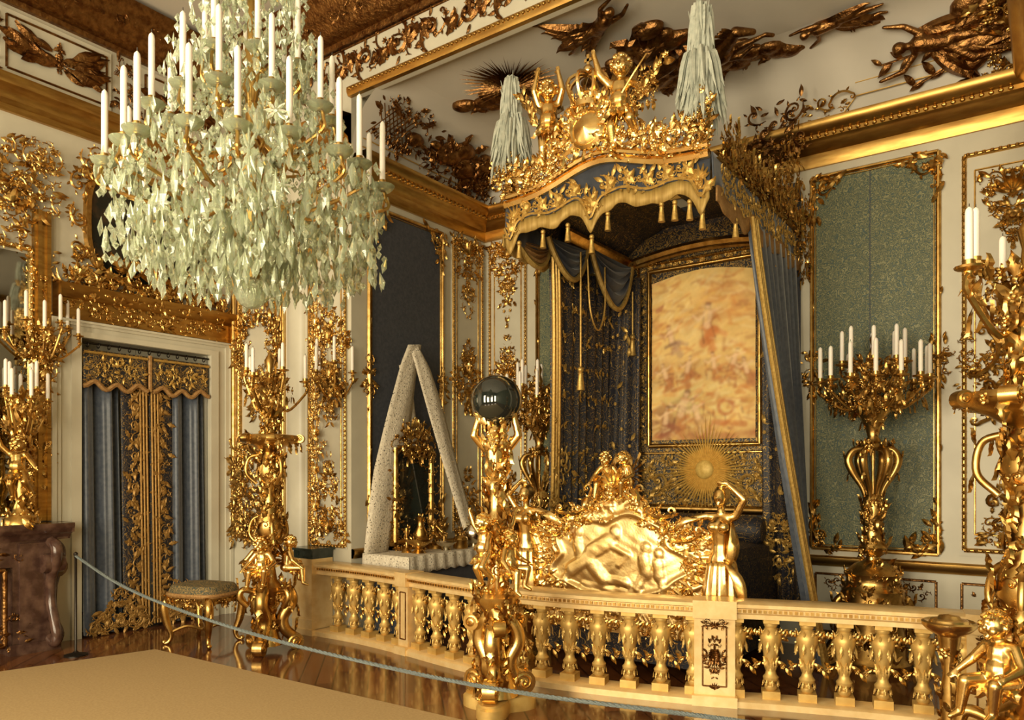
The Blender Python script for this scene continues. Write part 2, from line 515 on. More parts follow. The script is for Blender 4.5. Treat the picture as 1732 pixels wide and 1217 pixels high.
def catmull(pts, n=8):
    p = np.asarray(pts, float)
    p = np.concatenate([[2 * p[0] - p[1]], p, [2 * p[-1] - p[-2]]])
    out = []
    for i in range(1, len(p) - 2):
        for t in np.linspace(0, 1, n, endpoint=False):
            a, b, c, d = p[i - 1], p[i], p[i + 1], p[i + 2]
            out.append(0.5 * (2 * b + (c - a) * t + (2 * a - 5 * b + 4 * c - d) * t * t + (3 * b - a - 3 * c + d) * t ** 3))
    out.append(p[-2])
    return np.array(out)

def drape(top, bot, folds, amp, nu=60, nv=10, nrm=(0, -1, 0), amp_top=None, phase=0.0, belly=0.0):
    """folded cloth between a top line and a bottom line"""
    top = np.asarray(top, float); bot = np.asarray(bot, float); nrm = np.array(nrm, float)
    u = np.linspace(0, 1, nu)
    def samp(L):
        s = np.linspace(0, 1, len(L)); return np.stack([np.interp(u, s, L[:, k]) for k in range(3)], -1)
    A = samp(top); B = samp(bot)
    at = amp if amp_top is None else amp_top
    rnd = random.Random(int(folds * 100 + amp * 1000))
    ph = np.cumsum(1 + 0.35 * np.array([rnd.uniform(-1, 1) for _ in range(nu)])); ph = ph / ph[-1] * folds * 2 * pi + phase
    f = np.sin(ph) + 0.3 * np.sin(2.3 * ph)
    P = []
    for j in range(nv):
        t = j / (nv - 1)
        a = at + (amp - at) * t
        P.append(A + (B - A) * t + np.outer(f * a, nrm) + np.outer(np.full(nu, belly * sin(pi * t)), nrm))
    return grid(np.array(P))

def voxel(g, size, smooth=3):
    """melt overlapping closed shapes into one continuous skin"""
    o = build(g, 'melt', 'gold', smooth=False)
    r = o.modifiers.new('r', 'REMESH'); r.mode = 'VOXEL'; r.voxel_size = size
    s = o.modifiers.new('s', 'SMOOTH'); s.factor = 0.5; s.iterations = smooth
    dg = bpy.context.evaluated_depsgraph_get()
    me = bpy.data.meshes.new_from_object(o.evaluated_get(dg))
    n = len(me.vertices); v = np.zeros(n * 3, np.float32); me.vertices.foreach_get('co', v)
    q = []; t = []
    ls = np.zeros(len(me.loops), np.int32); me.loops.foreach_get('vertex_index', ls)
    cnt = np.zeros(len(me.polygons), np.int32); me.polygons.foreach_get('loop_total', cnt)
    st = np.zeros(len(me.polygons), np.int32); me.polygons.foreach_get('loop_start', st)
    q = ls[st[cnt == 4][:, None] + np.arange(4)] if (cnt == 4).any() else E4
    t = ls[st[cnt == 3][:, None] + np.arange(3)] if (cnt == 3).any() else E3
    bpy.data.objects.remove(o)
    bpy.data.meshes.remove(me)
    return (v.reshape(-1, 3).astype(float), np.asarray(q, int).reshape(-1, 4), np.asarray(t, int).reshape(-1, 3))

# ================================================================ THE ROOM
ZC = 6.70        # main ceiling
ZA = 5.74        # alcove ceiling
XL, XR = -2.17, 8.17
YP = -2.30       # face of the piers beside the alcove
def sbox(name, mat, *bs, parent=None):
    o = build(join(*[box(*b) for b in bs]), name, mat, parent, smooth=False)
    return o if parent else struct(o)

floor = sbox('floor', 'parquet', (XL - 0.3, XR + 0.3, -11.3, 0.3, -0.12, 0.0))
wall_back = sbox('wall_back', 'white', (0, 6, 0, 0.2, 0, ZC))
wall_alcove_left = sbox('wall_alcove_left', 'white', (XL - 0.2, 0, YP, 0.2, 0, ZC))
wall_alcove_right = sbox('wall_alcove_right', 'white', (6, XR + 0.2, YP, 0.2, 0, ZC))
wall_header = sbox('wall_header', 'white', (0, 6, YP, YP + 0.06, 5.66, ZC))
DO0, DO1, DOZ = -4.06, -2.60, 3.10
wall_left = sbox('wall_left', 'white', (XL - 0.35, XL, -11.2, DO0, 0, ZC), (XL - 0.35, XL, DO0, DO1, DOZ, ZC), (XL - 0.35, XL, DO1, YP, 0, ZC))
wall_right = sbox('wall_right', 'damask', (XR, XR + 0.2, -11.2, YP, 0, ZC))
wb = [(XL, WINDOWS[0][0], -11.2, -11.0, 0, ZC)]
for i, (a, b) in enumerate(WINDOWS):
    nx = WINDOWS[i + 1][0] if i + 1 < len(WINDOWS) else XR
    wb += [(a, b, -11.2, -11.0, 0, 0.7), (a, b, -11.2, -11.0, 4.5, ZC), (b, nx, -11.2, -11.0, 0, ZC)]
wall_front = sbox('wall_front', 'damask', *wb)
for i, (a, b) in enumerate(WINDOWS):
    fr = MB()
    for x in (a + 0.03, (a + b) / 2, b - 0.03): fr.add(box(x - 0.03, x + 0.03, -11.14, -11.06, 0.7, 4.5))
    for z in (0.73, 1.6, 2.5, 3.4, 4.47): fr.add(box(a, b, -11.14, -11.06, z - 0.03, z + 0.03))
    wn = struct(fr.build('window_%d' % (i + 1), 'white', smooth=False))
    build(box(a, b, -11.105, -11.10, 0.7, 4.5), 'pane', 'crystal', wn, smooth=False)
ceiling = sbox('ceiling', 'ceiling', (XL - 0.2, XR + 0.2, -11.2, YP, ZC, ZC + 0.1))
ceiling_alcove = sbox('ceiling_alcove', 'ceiling', (0, 6, YP + 0.03, 0.2, ZA, ZA + 0.1))

# ---- alcove cornice (gilded) and cove above it
CP = [(0, 4.70), (0.03, 4.70), (0.05, 4.76), (0.05, 4.82), (0.10, 4.85), (0.13, 4.90), (0.17, 4.92), (0.17, 4.96), (0.23, 4.99), (0.25, 5.04), (0.25, 5.07), (0, 5.07)]
tr = MB()
tr.add(mould(CP, (0, 0, 0), (6, 0, 0), (0, -1, 0), 1, -1))
tr.add(mould(CP, (0, YP, 0), (0, 0, 0), (1, 0, 0), 0, -1))
tr.add(mould(CP, (6, 0, 0), (6, YP, 0), (-1, 0, 0), 1, 0))
cornice = struct(tr.build('trim_1', 'gold_satin'))
dn = Orn(FB(-0.17, 0, 4.94))
for i in range(80):
    dn.mb.add(BEAD, tm(0.2 + i * 0.07, -0.175, 4.94) @ sc(0.022))
for i in range(30):
    dn.mb.add(BEAD, tm(0.175, -2.25 + i * 0.072, 4.94) @ sc(0.022))
dn.build('bead_row', 'gold', cornice)
th = np.linspace(0, pi / 2, 9)
CV = [(0.7 * (1 - cos(t)), 5.07 + 0.67 * sin(t)) for t in th]
def cove_strip(p0, p1, out, m0, m1):
    p0 = np.array(p0, float); p1 = np.array(p1, float); out = np.array(out, float); d = (p1 - p0) / np.linalg.norm(p1 - p0)
    A = [p0 + o * out + (0, 0, z) + d * o * m0 for o, z in CV]; B = [p1 + o * out + (0, 0, z) + d * o * m1 for o, z in CV]
    return grid(np.array([A, B]))
cv = join(cove_strip((0, 0, 0), (6, 0, 0), (0, -1, 0), 1, -1), cove_strip((0, YP, 0), (0, 0, 0), (1, 0, 0), 0, -1), cove_strip((6, 0, 0), (6, YP, 0), (-1, 0, 0), 1, 0))
cove = struct(build(cv, 'trim_2', 'ceiling'))
FCB = frame((0, -0.16, 5.40), (1, 0, 0), (0, -0.62, 0.785))      # on the cove above the bed wall
FCL = frame((0.16, 0, 5.40), (0, 1, 0), (0.62, 0, 0.785))        # on the cove above the side wall
ln = Orn(frame((0, -0.012, 5.12), (1, 0, 0), (0, -0.16, 0.987)))
ln.bar(4.35, 0.0, 5.9, 0.0, 0.012, 0.01).bar(4.5, 0.16, 5.6, 0.16, 0.012, 0.012, 0.04).bar(4.35, 0, 4.5, 0.16, 0.012, 0.012, 0.02)
ln.bar(4.5, 0.28, 5.3, 0.28, 0.010, 0.012, 0.03)
ln2 = Orn(frame((0.012, 0, 5.12), (0, 1, 0), (0.16, 0, 0.987)), ln.mb)
ln2.bar(-2.2, 0.0, -0.2, 0.0, 0.014, 0.01).bar(-2.2, 0.07, -0.3, 0.07, 0.014, 0.012, 0.01).bar(-2.2, 0.15, -0.4, 0.15, 0.014, 0.012, 0.03)
ln.build('thin_gilded_line', 'gold_paint', cove)

# ---- main room: cornice, frieze and upper cornice on the left wall, pier and over the alcove
MP = [(0, 5.18), (0.04, 5.18), (0.05, 5.24), (0.11, 5.27), (0.11, 5.31), (0.16, 5.36), (0.20, 5.38), (0.20, 5.44), (0.22, 5.47), (0, 5.50)]
UP = [(0, 6.22), (0.05, 6.22), (0.06, 6.27), (0.15, 6.31), (0.17, 6.37), (0.26, 6.42), (0.28, 6.50), (0.38, 6.56), (0.40, 6.64), (0, 6.70)]
tr = MB()
tr.add(mould(MP, (XL, -11, 0), (XL, YP, 0), (1, 0, 0), 0, -1)).add(mould(MP, (XL, YP, 0), (0, YP, 0), (0, -1, 0), 1, 0))
main_cornice = struct(tr.build('trim_3', 'gold_satin'))
tr = MB()
tr.add(mould(UP, (XL, -11, 0), (XL, YP, 0), (1, 0, 0), 0, -1)).add(mould(UP, (XL, YP, 0), (XR, YP, 0), (0, -1, 0), 1, 0))
upper_cornice = struct(tr.build('trim_4', 'gold_dark'))
EP = [(0, 5.66), (0.05, 5.66), (0.07, 5.70), (0.07, 5.745), (0.04, 5.77), (0, 5.78)]
tr = MB(); tr.add(mould(EP, (0, YP, 0), (6, YP, 0), (0, -1, 0)))
opening_trim = struct(tr.build('trim_5', 'gold_satin'))
o = Orn(FB(YP - 0.07, 0, 5.72))
for i in range(110): o.mb.add(BEAD, tm(0.05 + i * 0.054, YP - 0.075, 5.72) @ sc(0.018))
o.build('bead_row', 'gold', opening_trim)
# frieze over the alcove
o = Orn(FB(YP - 0.005)); o.rinceau(-0.9, 5.9, 6.0, 0.42, 15)
for k in range(26):
    u = -0.9 + k * 0.27
    o.put(CSCR, u, 6.02 + 0.08 * (k % 2), 0.13, R.uniform(0, 6)); o.put(ACAN, u + 0.1, 5.92, 0.18, R.uniform(0.3, 2.6)); o.put(ROSE, u + 0.05, 6.1, 0.06); o.put(LEAF, u + 0.15, 6.05, 0.16, R.uniform(0, 6)); o.put(SCROLL, u + 0.13, 5.92 + 0.15 * (k % 2), 0.09, R.uniform(0, 6)); o.put(LEAF, u + 0.2, 5.9, 0.14, R.uniform(0, 3))
o.build('frieze_scrolls', 'gold_dark', wall_header)
o = Orn(FB(YP - 0.003)); o.bar(-1.8, 6.205, 7.8, 6.205, 0.02, 0.015); o.build('gilded_line', 'gold_dark', wall_header)
# frieze of the left wall: panels with palm sprays between consoles
def frieze_panel(y0, y1):
    p = build(box(XL, XL + 0.03, y0, y1, 5.54, 6.17), 'frieze_panel', 'white', wall_left, smooth=False)
    o = Orn(FX(XL + 0.03)); o.rect(y0 + 0.05, y1 - 0.05, 5.60, 6.11, 0.022, 0.02); o.build('panel_moulding', 'gold_dark', p)
    o = Orn(FX(XL + 0.03)); yc = (y0 + y1) / 2; L = (y1 - y0) * 0.36
    for k in range(26):
        a = R.uniform(-0.55, 0.55)
        for s in (0, 1):
            o.put(LEAF, yc + (0.06 if s == 0 else -0.06) * R.uniform(0, 5), 5.86 + R.uniform(-0.08, 0.08), L * R.uniform(0.4, 0.8), a if s == 0 else pi - a, False, R.uniform(0, 0.03))
    o.cluster(yc, 5.86, L * 0.9, 0.26, 8, 0.06, 0.12, 'oval'); o.put(ROSE, yc, 5.86, 0.12)
    o.build('palm_spray', 'gold_dark', p)
for y0, y1 in ((-4.78, -3.74), (-3.42, -2.45), (-6.2, -5.1)):
    frieze_panel(y0, y1)
for yc in (-3.58, -4.95):
    o = Orn(FX(XL + 0.01)); o.cluster(yc, 5.86, 0.24, 0.62, 14, 0.07, 0.14, 'rect', 0.08); o.build('console_ornament', 'gold_dark', wall_left)
o = Orn(FX(XL + 0.24)); o.cluster(-3.4, 6.5, 1.6, 0.2, 14, 0.06, 0.12, 'rect', 0.04); o.cluster(-4.5, 6.5, 0.7, 0.2, 7, 0.06, 0.12)
o.build('cornice_foliage', 'gold_dark', upper_cornice)
o = Orn(FB(YP - 0.24)); o.cluster(0.6, 6.45, 4.6, 0.2, 34, 0.06, 0.12, 'rect', 0.04); o.build('cornice_foliage', 'gold_dark', upper_cornice)

# ================================================================ BED WALL PANELLING
def damask_panel(wall, F, u0, u1, v0, v1, mat):
    g = xf(box(u0, u1, v0, v1, 0, 0.012), F)
    p = build(g, 'fabric_panel', mat, wall, smooth=False)
    o = Orn(F); o.rect(u0, u1, v0, v1, 0.045, 0.035, 0.005); o.rect(u0 + 0.035, u1 - 0.035, v0 + 0.035, v1 - 0.035, 0.014, 0.02, 0.005)
    o.build('gilded_frame', 'gold', p)
    o = Orn(F)
    vm = v0 + (v1 - v0) * 0.49
    for fl, uu in ((False, u0), (True, u1)):
        d = -1 if fl else 1
        for vv, s in ((v0, 1), (v1, -1)):
            o.put(SCROLL, uu + d * 0.1, vv + s * 0.13, 0.13, 0.3 if s > 0 else 2.4, fl, 0.02)
            o.put(CSCR, uu + d * 0.02, vv + s * 0.22, 0.10, 0.0, fl, 0.02)
            o.put(ROSE, uu + d * 0.1, vv + s * 0.12, 0.08, 0, fl, 0.03)
            for k in range(9):
                o.put(ACAN if k % 2 else LEAF, uu + d * R.uniform(-0.05, 0.26), vv + s * R.uniform(-0.04, 0.1), R.uniform(0.08, 0.15), R.uniform(-0.8, 2.4) * s, fl, R.uniform(0.01, 0.04))
                o.put(LEAF, uu + d * R.uniform(-0.05, 0.07), vv + s * R.uniform(0, 0.4), R.uniform(0.08, 0.14), s * R.uniform(0.6, 2.2), fl, R.uniform(0.01, 0.04))
        o.cluster(uu, vm, 0.2, 0.5, 9, 0.06, 0.12, 'diamond', 0.04)
        for k in range(6):
            o.put(LEAF, uu, v0 + (v1 - v0) * (0.12 + 0.13 * k), 0.09, R.uniform(1, 2), fl, 0.02)
    o.build('gilded_ornament', 'gold', p)
    return p
FW = FB(-0.001)
damask_panel(wall_back, FW, 4.09, 5.18, 0.97, 4.60, 'damask')
damask_panel(wall_back, FW, 0.83, 1.92, 0.97, 4.60, 'damask')
build(box(2.02, 3.98, -0.012, 0, 0.97, 4.6), 'fabric_panel', 'damask_shaded', wall_back, smooth=False)
seam = build(box(4.61, 4.618, -0.0165, -0.01, 1.0, 4.56), 'fabric_seam', 'velvet', wall_back, smooth=False)

def boiserie(wall, F, u0, u1, v0, v1, seed, split=True):
    """white panel, beaded gold frame, clusters of carving at top, middle and foot"""
    rr = random.Random(seed)
    g = xf(box(u0, u1, v0, v1, 0, 0.015), F); p = build(g, 'carved_panel', 'white', wall, smooth=False)
    o = Orn(F, rnd=rr); W = u1 - u0; uc = (u0 + u1) / 2; H = v1 - v0
    o.rect(u0 + 0.02, u1 - 0.02, v0 + 0.02, v1 - 0.02, 0.035, 0.025, 0.012, 0.05)
    if W > 0.35:
        o.bar(u0 + 0.09, v0 + 0.1, u0 + 0.09, v1 - 0.1, 0.02, 0.015, 0.012); o.bar(u1 - 0.09, v0 + 0.1, u1 - 0.09, v1 - 0.1, 0.02, 0.015, 0.012)
    o.build('gilded_frame', 'gold', p)
    o = Orn(F, rnd=rr); s = min(0.15, 0.3 * W)
    o.cluster(uc, v1 - 0.10 * H, W * 0.95, 0.2 * H, 42, s * 0.5, s, 'down')
    o.cluster(uc, v1 - 0.22 * H, W * 0.5, 0.12 * H, 12, s * 0.4, s * 0.7, 'down')
    o.cluster(uc, v0 + 0.52 * H, W * 1.0, 0.21 * H, 46, s * 0.5, s, 'diamond')
    o.cluster(uc, v0 + 0.62 * H, W * 0.5, 0.12 * H, 10, s * 0.4, s * 0.7, 'up')
    o.cluster(uc, v0 + 0.12 * H, W * 0.95, 0.22 * H, 44, s * 0.5, s, 'up')
    o.put(SHELL, uc, v1 - 0.05 * H, s * 1.1, 0, False, 0.03).put(SHELL, uc, v0 + 0.53 * H, s * 1.1, 0, False, 0.03).put(SHELL, uc, v0 + 0.04 * H, s, 0, False, 0.03)
    o.build('gilded_ornament', 'gold', p)
    return p
boiserie(wall_back, FW, 0.08, 0.68, 0.97, 4.62, 1)
# broad carved panel at the right end of the bed wall
p = build(box(5.34, 5.96, -0.016, 0, 0.97, 4.62), 'carved_panel', 'white', wall_back, smooth=False)
o = Orn(FB(-0.016)); o.rect(5.38, 5.98, 1.02, 4.5, 0.04, 0.03, 0, 0.06); o.rect(5.46, 5.99, 1.16, 4.36, 0.016, 0.015); o.build('gilded_frame', 'gold', p)
o = Orn(FB(-0.018), rnd=random.Random(5))
o.cluster(5.74, 3.95, 0.5, 0.7, 34, 0.06, 0.13, 'down'); o.cluster(5.74, 3.3, 0.12, 0.4, 5, 0.04, 0.07); o.put(SHELL, 5.74, 4.1, 0.2, 0, False, 0.04).put(ROSE, 5.74, 3.9, 0.14, 0, False, 0.05)
o.cluster(5.74, 2.55, 0.5, 0.75, 44, 0.06, 0.13, 'oval'); o.put(ROSE, 5.74, 2.6, 0.16, 0, False, 0.05)
o.pair(CSCR, 5.74, 0.2, 2.75, 0.22, 0.2, 0.03); o.pair(CSCR, 5.74, 0.18, 2.3, 0.2, 0.3, 0.03)
o.cluster(5.72, 1.35, 0.46, 0.5, 26, 0.06, 0.12, 'up'); o.pair(SCROLL, 5.74, 0.14, 1.45, 0.2, 0.2, 0.03)
o.put(PALM, 5.72, 1.75, 0.16, 0, False, 0.02).put(SHELL, 5.72, 1.95, 0.12, 0, False, 0.03)
o.cluster(5.40, 2.7, 0.12, 0.5, 8, 0.05, 0.1, 'rect'); o.build('gilded_ornament', 'gold', p)
# chair rail and dado
o = MB(); RP = [(0, 0.80), (0.03, 0.80), (0.035, 0.83), (0.05, 0.845), (0.05, 0.885), (0.03, 0.90), (0, 0.90)]
o.add(mould(RP, (0, 0, 0), (6, 0, 0), (0, -1, 0))).add(mould(RP, (0, YP, 0), (0, 0, 0), (1, 0, 0)))
struct(o.build('trim_6', 'gold_satin'))
o = Orn(FW)
for u0, u1 in ((0.1, 0.7), (0.85, 1.9), (4.12, 5.16), (5.36, 5.94)): o.rect(u0, u1, 0.16, 0.72, 0.025, 0.02)
o.build('dado_moulding', 'gold_dark', wall_back)
o = Orn(FW)
for u0, u1 in ((4.12, 5.16), (5.36, 5.94)):
    for uu, fl in ((u0 + 0.06, False), (u1 - 0.06, True)):
        for k in range(7): o.put(SCROLL if k % 3 else ACAN, uu + (-1 if fl else 1) * R.uniform(0, 0.22), 0.67 - R.uniform(0, 0.1), R.uniform(0.04, 0.07), R.uniform(0, 6), fl)
o.build('dado_ornament', 'gold_dark', wall_back)
ob = MB(); ob.add(box(0, 6, -0.03, 0, 0, 0.12)).add(box(0, 0.03, YP, 0, 0, 0.12)); struct(ob.build('baseboard_back', 'white', smooth=False))

# ================================================================ ALCOVE SIDE WALL AND PIER
FS = FX(0.001)
damask_panel(wall_alcove_left, FS, -2.06, -0.86, 0.97, 4.60, 'damask_shaded')
boiserie(wall_alcove_left, FS, -0.68, -0.07, 0.97, 4.62, 2)
FP = FB(YP - 0.001)
boiserie(wall_alcove_left, FP, -0.62, -0.05, 0.90, 5.1, 3)
# tall carved looking-glass panel of the pier
p = build(box(-2.08, -1.06, YP - 0.02, YP, 0.9, 5.1), 'carved_panel', 'white', wall_alcove_left, smooth=False)
o = Orn(FB(YP - 0.02)); o.rect(-2.05, -1.09, 0.95, 5.05, 0.07, 0.04); o.bar(-1.97, 1.0, -1.97, 5.0, 0.06, 0.02).bar(-1.16, 1.0, -1.16, 5.0, 0.06, 0.02); o.rect(-1.90, -1.24, 1.1, 4.9, 0.03, 0.03, 0, 0.06); o.build('gilded_frame', 'gold', p)
o = Orn(FB(YP - 0.02), rnd=random.Random(9))
o.cluster(-1.56, 1.5, 0.98, 1.15, 110, 0.09, 0.19, 'rect', 0.06); o.cluster(-1.56, 1.0, 1.0, 0.25, 18, 0.07, 0.15, 'rect', 0.06)
o.cluster(-1.56, 3.2, 0.9, 0.9, 60, 0.08, 0.16, 'ring', 0.06); o.cluster(-1.56, 2.5, 0.5, 0.5, 16, 0.08, 0.15, 'down'); o.cluster(-1.56, 4.3, 0.8, 0.9, 40, 0.08, 0.16, 'diamond')
o.build('gilded_ornament', 'gold', p)
ob = MB()                                                          # fluted white pilaster on the pier
prof = [(-1.02, 0), (-1.02, -0.05), (-0.98, -0.05), (-0.965, -0.075), (-0.93, -0.10), (-0.84, -0.115), (-0.73, -0.10), (-0.70, -0.075), (-0.685, -0.05), (-0.65, -0.05), (-0.65, 0)]
ob.add(grid(np.array([[(x, YP + y, z) for x, y in prof] for z in (0.0, 5.18)])[::-1]))
ob.build('pilaster', 'white', wall_alcove_left)
o = Orn(FB(YP - 0.04)); o.bar(-1.04, 0.9, -1.04, 5.1, 0.03, 0.03); o.bar(-0.63, 0.9, -0.63, 5.1, 0.02, 0.02); o.build('gilded_edge', 'gold_bright', wall_alcove_left)
# carved drop of gilded foliage beside the pilaster
o = Orn(FB(YP - 0.03), rnd=random.Random(4))
for k in range(7):
    o.cluster(-0.47, 1.15 + k * 0.4, 0.26, 0.2, 7, 0.06, 0.12, 'oval', 0.08); o.put(SHELL, -0.47, 1.3 + k * 0.4, 0.12, 0, False, 0.06)
o.build('foliage_drop', 'gold_bright', wall_alcove_left)
# ceiling corner carvings of the alcove cove
o = Orn(FCL, rnd=random.Random(31)); o.cluster(-1.75, 0.1, 0.9, 0.6, 22, 0.08, 0.17, 'rect', 0.08); o.cluster(-0.75, -0.05, 1.3, 0.5, 26, 0.07, 0.16, 'oval', 0.08)
o.cluster(-0.35, -0.1, 0.5, 0.5, 16, 0.08, 0.18, 'rect', 0.1)
for i in range(7):
    o.bar(-2.2 + i * 0.06, -0.1, -1.95 + i * 0.06, 0.25, 0.012, 0.012, 0.02); o.bar(-1.95 + i * 0.06, -0.1, -2.2 + i * 0.06, 0.25, 0.012, 0.012, 0.02)
o.build('cove_carving', 'gold_dark', cove)
o = Orn(FCB, rnd=random.Random(32)); o.cluster(0.5, -0.1, 0.8, 0.5, 22, 0.08, 0.17, 'rect', 0.1); o.cluster(4.15, -0.22, 0.5, 0.16, 6, 0.06, 0.12)
o.put(CSCR, 4.38, -0.12, 0.12, -1.4, False, 0.05).put(SCROLL, 4.22, -0.12, 0.12, 1.0, False, 0.05)
o.cluster(5.75, 0.0, 0.5, 0.7, 34, 0.09, 0.18, 'rect', 0.12); o.build('cove_carving', 'gold', cove)
# branch with leaves on the cove at the right
o = Orn(FCB, rnd=random.Random(33))
for u0, v0, a, n in ((4.75, 0.05, 0.05, 9), (5.0, -0.2, 0.3, 10)):
    for k in range(n):
        o.put(LEAF, u0 + 0.085 * k * cos(a), v0 + 0.085 * k * sin(a) , R.uniform(0.1, 0.17), pi - a + (0.7 if k % 2 else -0.7), False, 0.03)
    o.bar(u0, v0, u0 + 0.085 * n * cos(a), v0 + 0.085 * n * sin(a), 0.02, 0.02, 0.03)
o.build('laurel_branch', 'gold_dark', cove)
# ================================================================ SCULPTURE KIT (each body is one continuous skin)
def hand_caps(w, h, r=0.009):
    """palm and fingers at wrist w pointing along h"""
    w = np.array(w, float); h = np.array(h, float); h /= np.linalg.norm(h)
    s = np.cross(h, (0.3, 0.8, 0.5)); s /= np.linalg.norm(s)
    c = [cap_geo(w, w + h * 0.035, 0.021, 0.02)]
    for k in range(4):
        b = w + h * 0.04 + s * (k - 1.5) * 0.011
        c.append(cap_geo(b, b + h * (0.034 - 0.004 * abs(k - 1.5)), r, r * 0.8, 6))
    c.append(cap_geo(w + h * 0.012 + s * 0.018, w + h * 0.035 + s * 0.036, r, r * 0.85, 6))
    return c

def putto(arms, legs, head=(0, -0.015, 0.335), wings=True, vox=0.008, drape_cloth=True):
    """chubby winged child, pelvis at the origin, facing -y"""
    hd = np.array(head, float)
    c = [cap_geo((0, 0.01, 0), (0, 0, 0.17), 0.088, 0.082), ball(0.09, 10, 8, (0, -0.022, 0.06)), cap_geo((-0.06, 0, 0.205), (0.06, 0, 0.205), 0.046, 0.046),
         cap_geo((0, 0, 0.2), hd * 0.8 + np.array((0, 0, 0.02)), 0.042, 0.036), ball(1, 12, 9, hd, (0.076, 0.082, 0.084)),
         ball(0.03, 8, 6, hd + (0.036, -0.058, -0.028)), ball(0.03, 8, 6, hd + (-0.036, -0.058, -0.028)),
         ball(0.016, 8, 6, hd + (0, -0.088, -0.008)), ball(0.022, 8, 6, hd + (0, -0.064, -0.066)), ball(0.03, 8, 6, hd + (0, -0.062, 0.03)),
         ball(0.02, 6, 5, hd + (0.078, 0, -0.01)), ball(0.02, 6, 5, hd + (-0.078, 0, -0.01)),
         ball(0.06, 8, 6, (0.04, 0.045, -0.01)), ball(0.06, 8, 6, (-0.04, 0.045, -0.01))]
    for sx, (el, hn) in zip((-1, 1), arms):
        sh = (sx * 0.088, 0, 0.208); el = np.array(el, float); hn = np.array(hn, float)
        c += [cap_geo(sh, el, 0.038, 0.032), cap_geo(el, hn, 0.033, 0.022)] + hand_caps(hn, hn - el)
    for sx, (kn, an, toe) in zip((-1, 1), legs):
        hp = (sx * 0.048, 0, -0.015)
        c += [cap_geo(hp, kn, 0.064, 0.046), cap_geo(kn, an, 0.046, 0.027), cap_geo(an, toe, 0.028, 0.018)]
    body = voxel(join(*c), vox, 4)
    ex = []
    rr = random.Random(3)
    for k in range(46):
        a = rr.uniform(0, 2 * pi); e = rr.uniform(0.05, 1.45); d = np.array((cos(a) * cos(e), sin(a) * cos(e), sin(e)))
        if d[1] < -0.55 and d[2] < 0.55: continue
        ex.append(ball(rr.uniform(0.014, 0.024), 6, 4, hd + d * (0.078, 0.084, 0.088)))
    if wings:
        for s in (-1, 1):
            for k in range(5):
                ex.append(xf(LEAF, tm(s * 0.04, 0.07, 0.16 - 0.02 * k) @ rz(radians(62) if s > 0 else radians(118)) @ ry(radians(-58 + 24 * k)) @ sc(0.27 - 0.03 * k, 0.22, 0.2)))
    if drape_cloth:
        for k in range(6):
            a = radians(200 + k * 28)
            ex.append(xf(ACAN, tm(cos(a) * 0.075, sin(a) * 0.08, 0.0) @ rz(a) @ ry(radians(70)) @ sc(0.13, 0.2, 0.2)))
    return join(body, *ex)

PUT_UP = putto([((-0.17, -0.03, 0.30), (-0.20, -0.06, 0.42)), ((0.16, -0.07, 0.13), (0.22, -0.12, 0.05))],
               [((-0.06, -0.07, -0.16), (-0.05, -0.01, -0.33), (-0.06, -0.07, -0.355)), ((0.10, -0.10, -0.13), (0.14, 0.02, -0.27), (0.17, -0.03, -0.30))], (0.01, -0.03, 0.335))
PUT_SIT = putto([((-0.17, -0.03, 0.10), (-0.21, -0.12, 0.02)), ((0.17, -0.04, 0.10), (0.16, -0.15, 0.06))],
                [((-0.11, -0.17, -0.02), (-0.14, -0.18, -0.22), (-0.16, -0.24, -0.25)), ((0.10, -0.18, 0.0), (0.07, -0.16, -0.19), (0.08, -0.23, -0.22))], (-0.02, -0.03, 0.335))
PUT_REACH = putto([((-0.13, -0.05, 0.33), (-0.10, -0.07, 0.46)), ((0.13, -0.05, 0.33), (0.10, -0.07, 0.46))],
                  [((-0.05, -0.03, -0.18), (-0.05, 0.03, -0.36), (-0.06, -0.03, -0.39)), ((0.07, -0.06, -0.17), (0.05, 0.03, -0.33), (0.07, -0.02, -0.37))], (0.0, -0.04, 0.33))

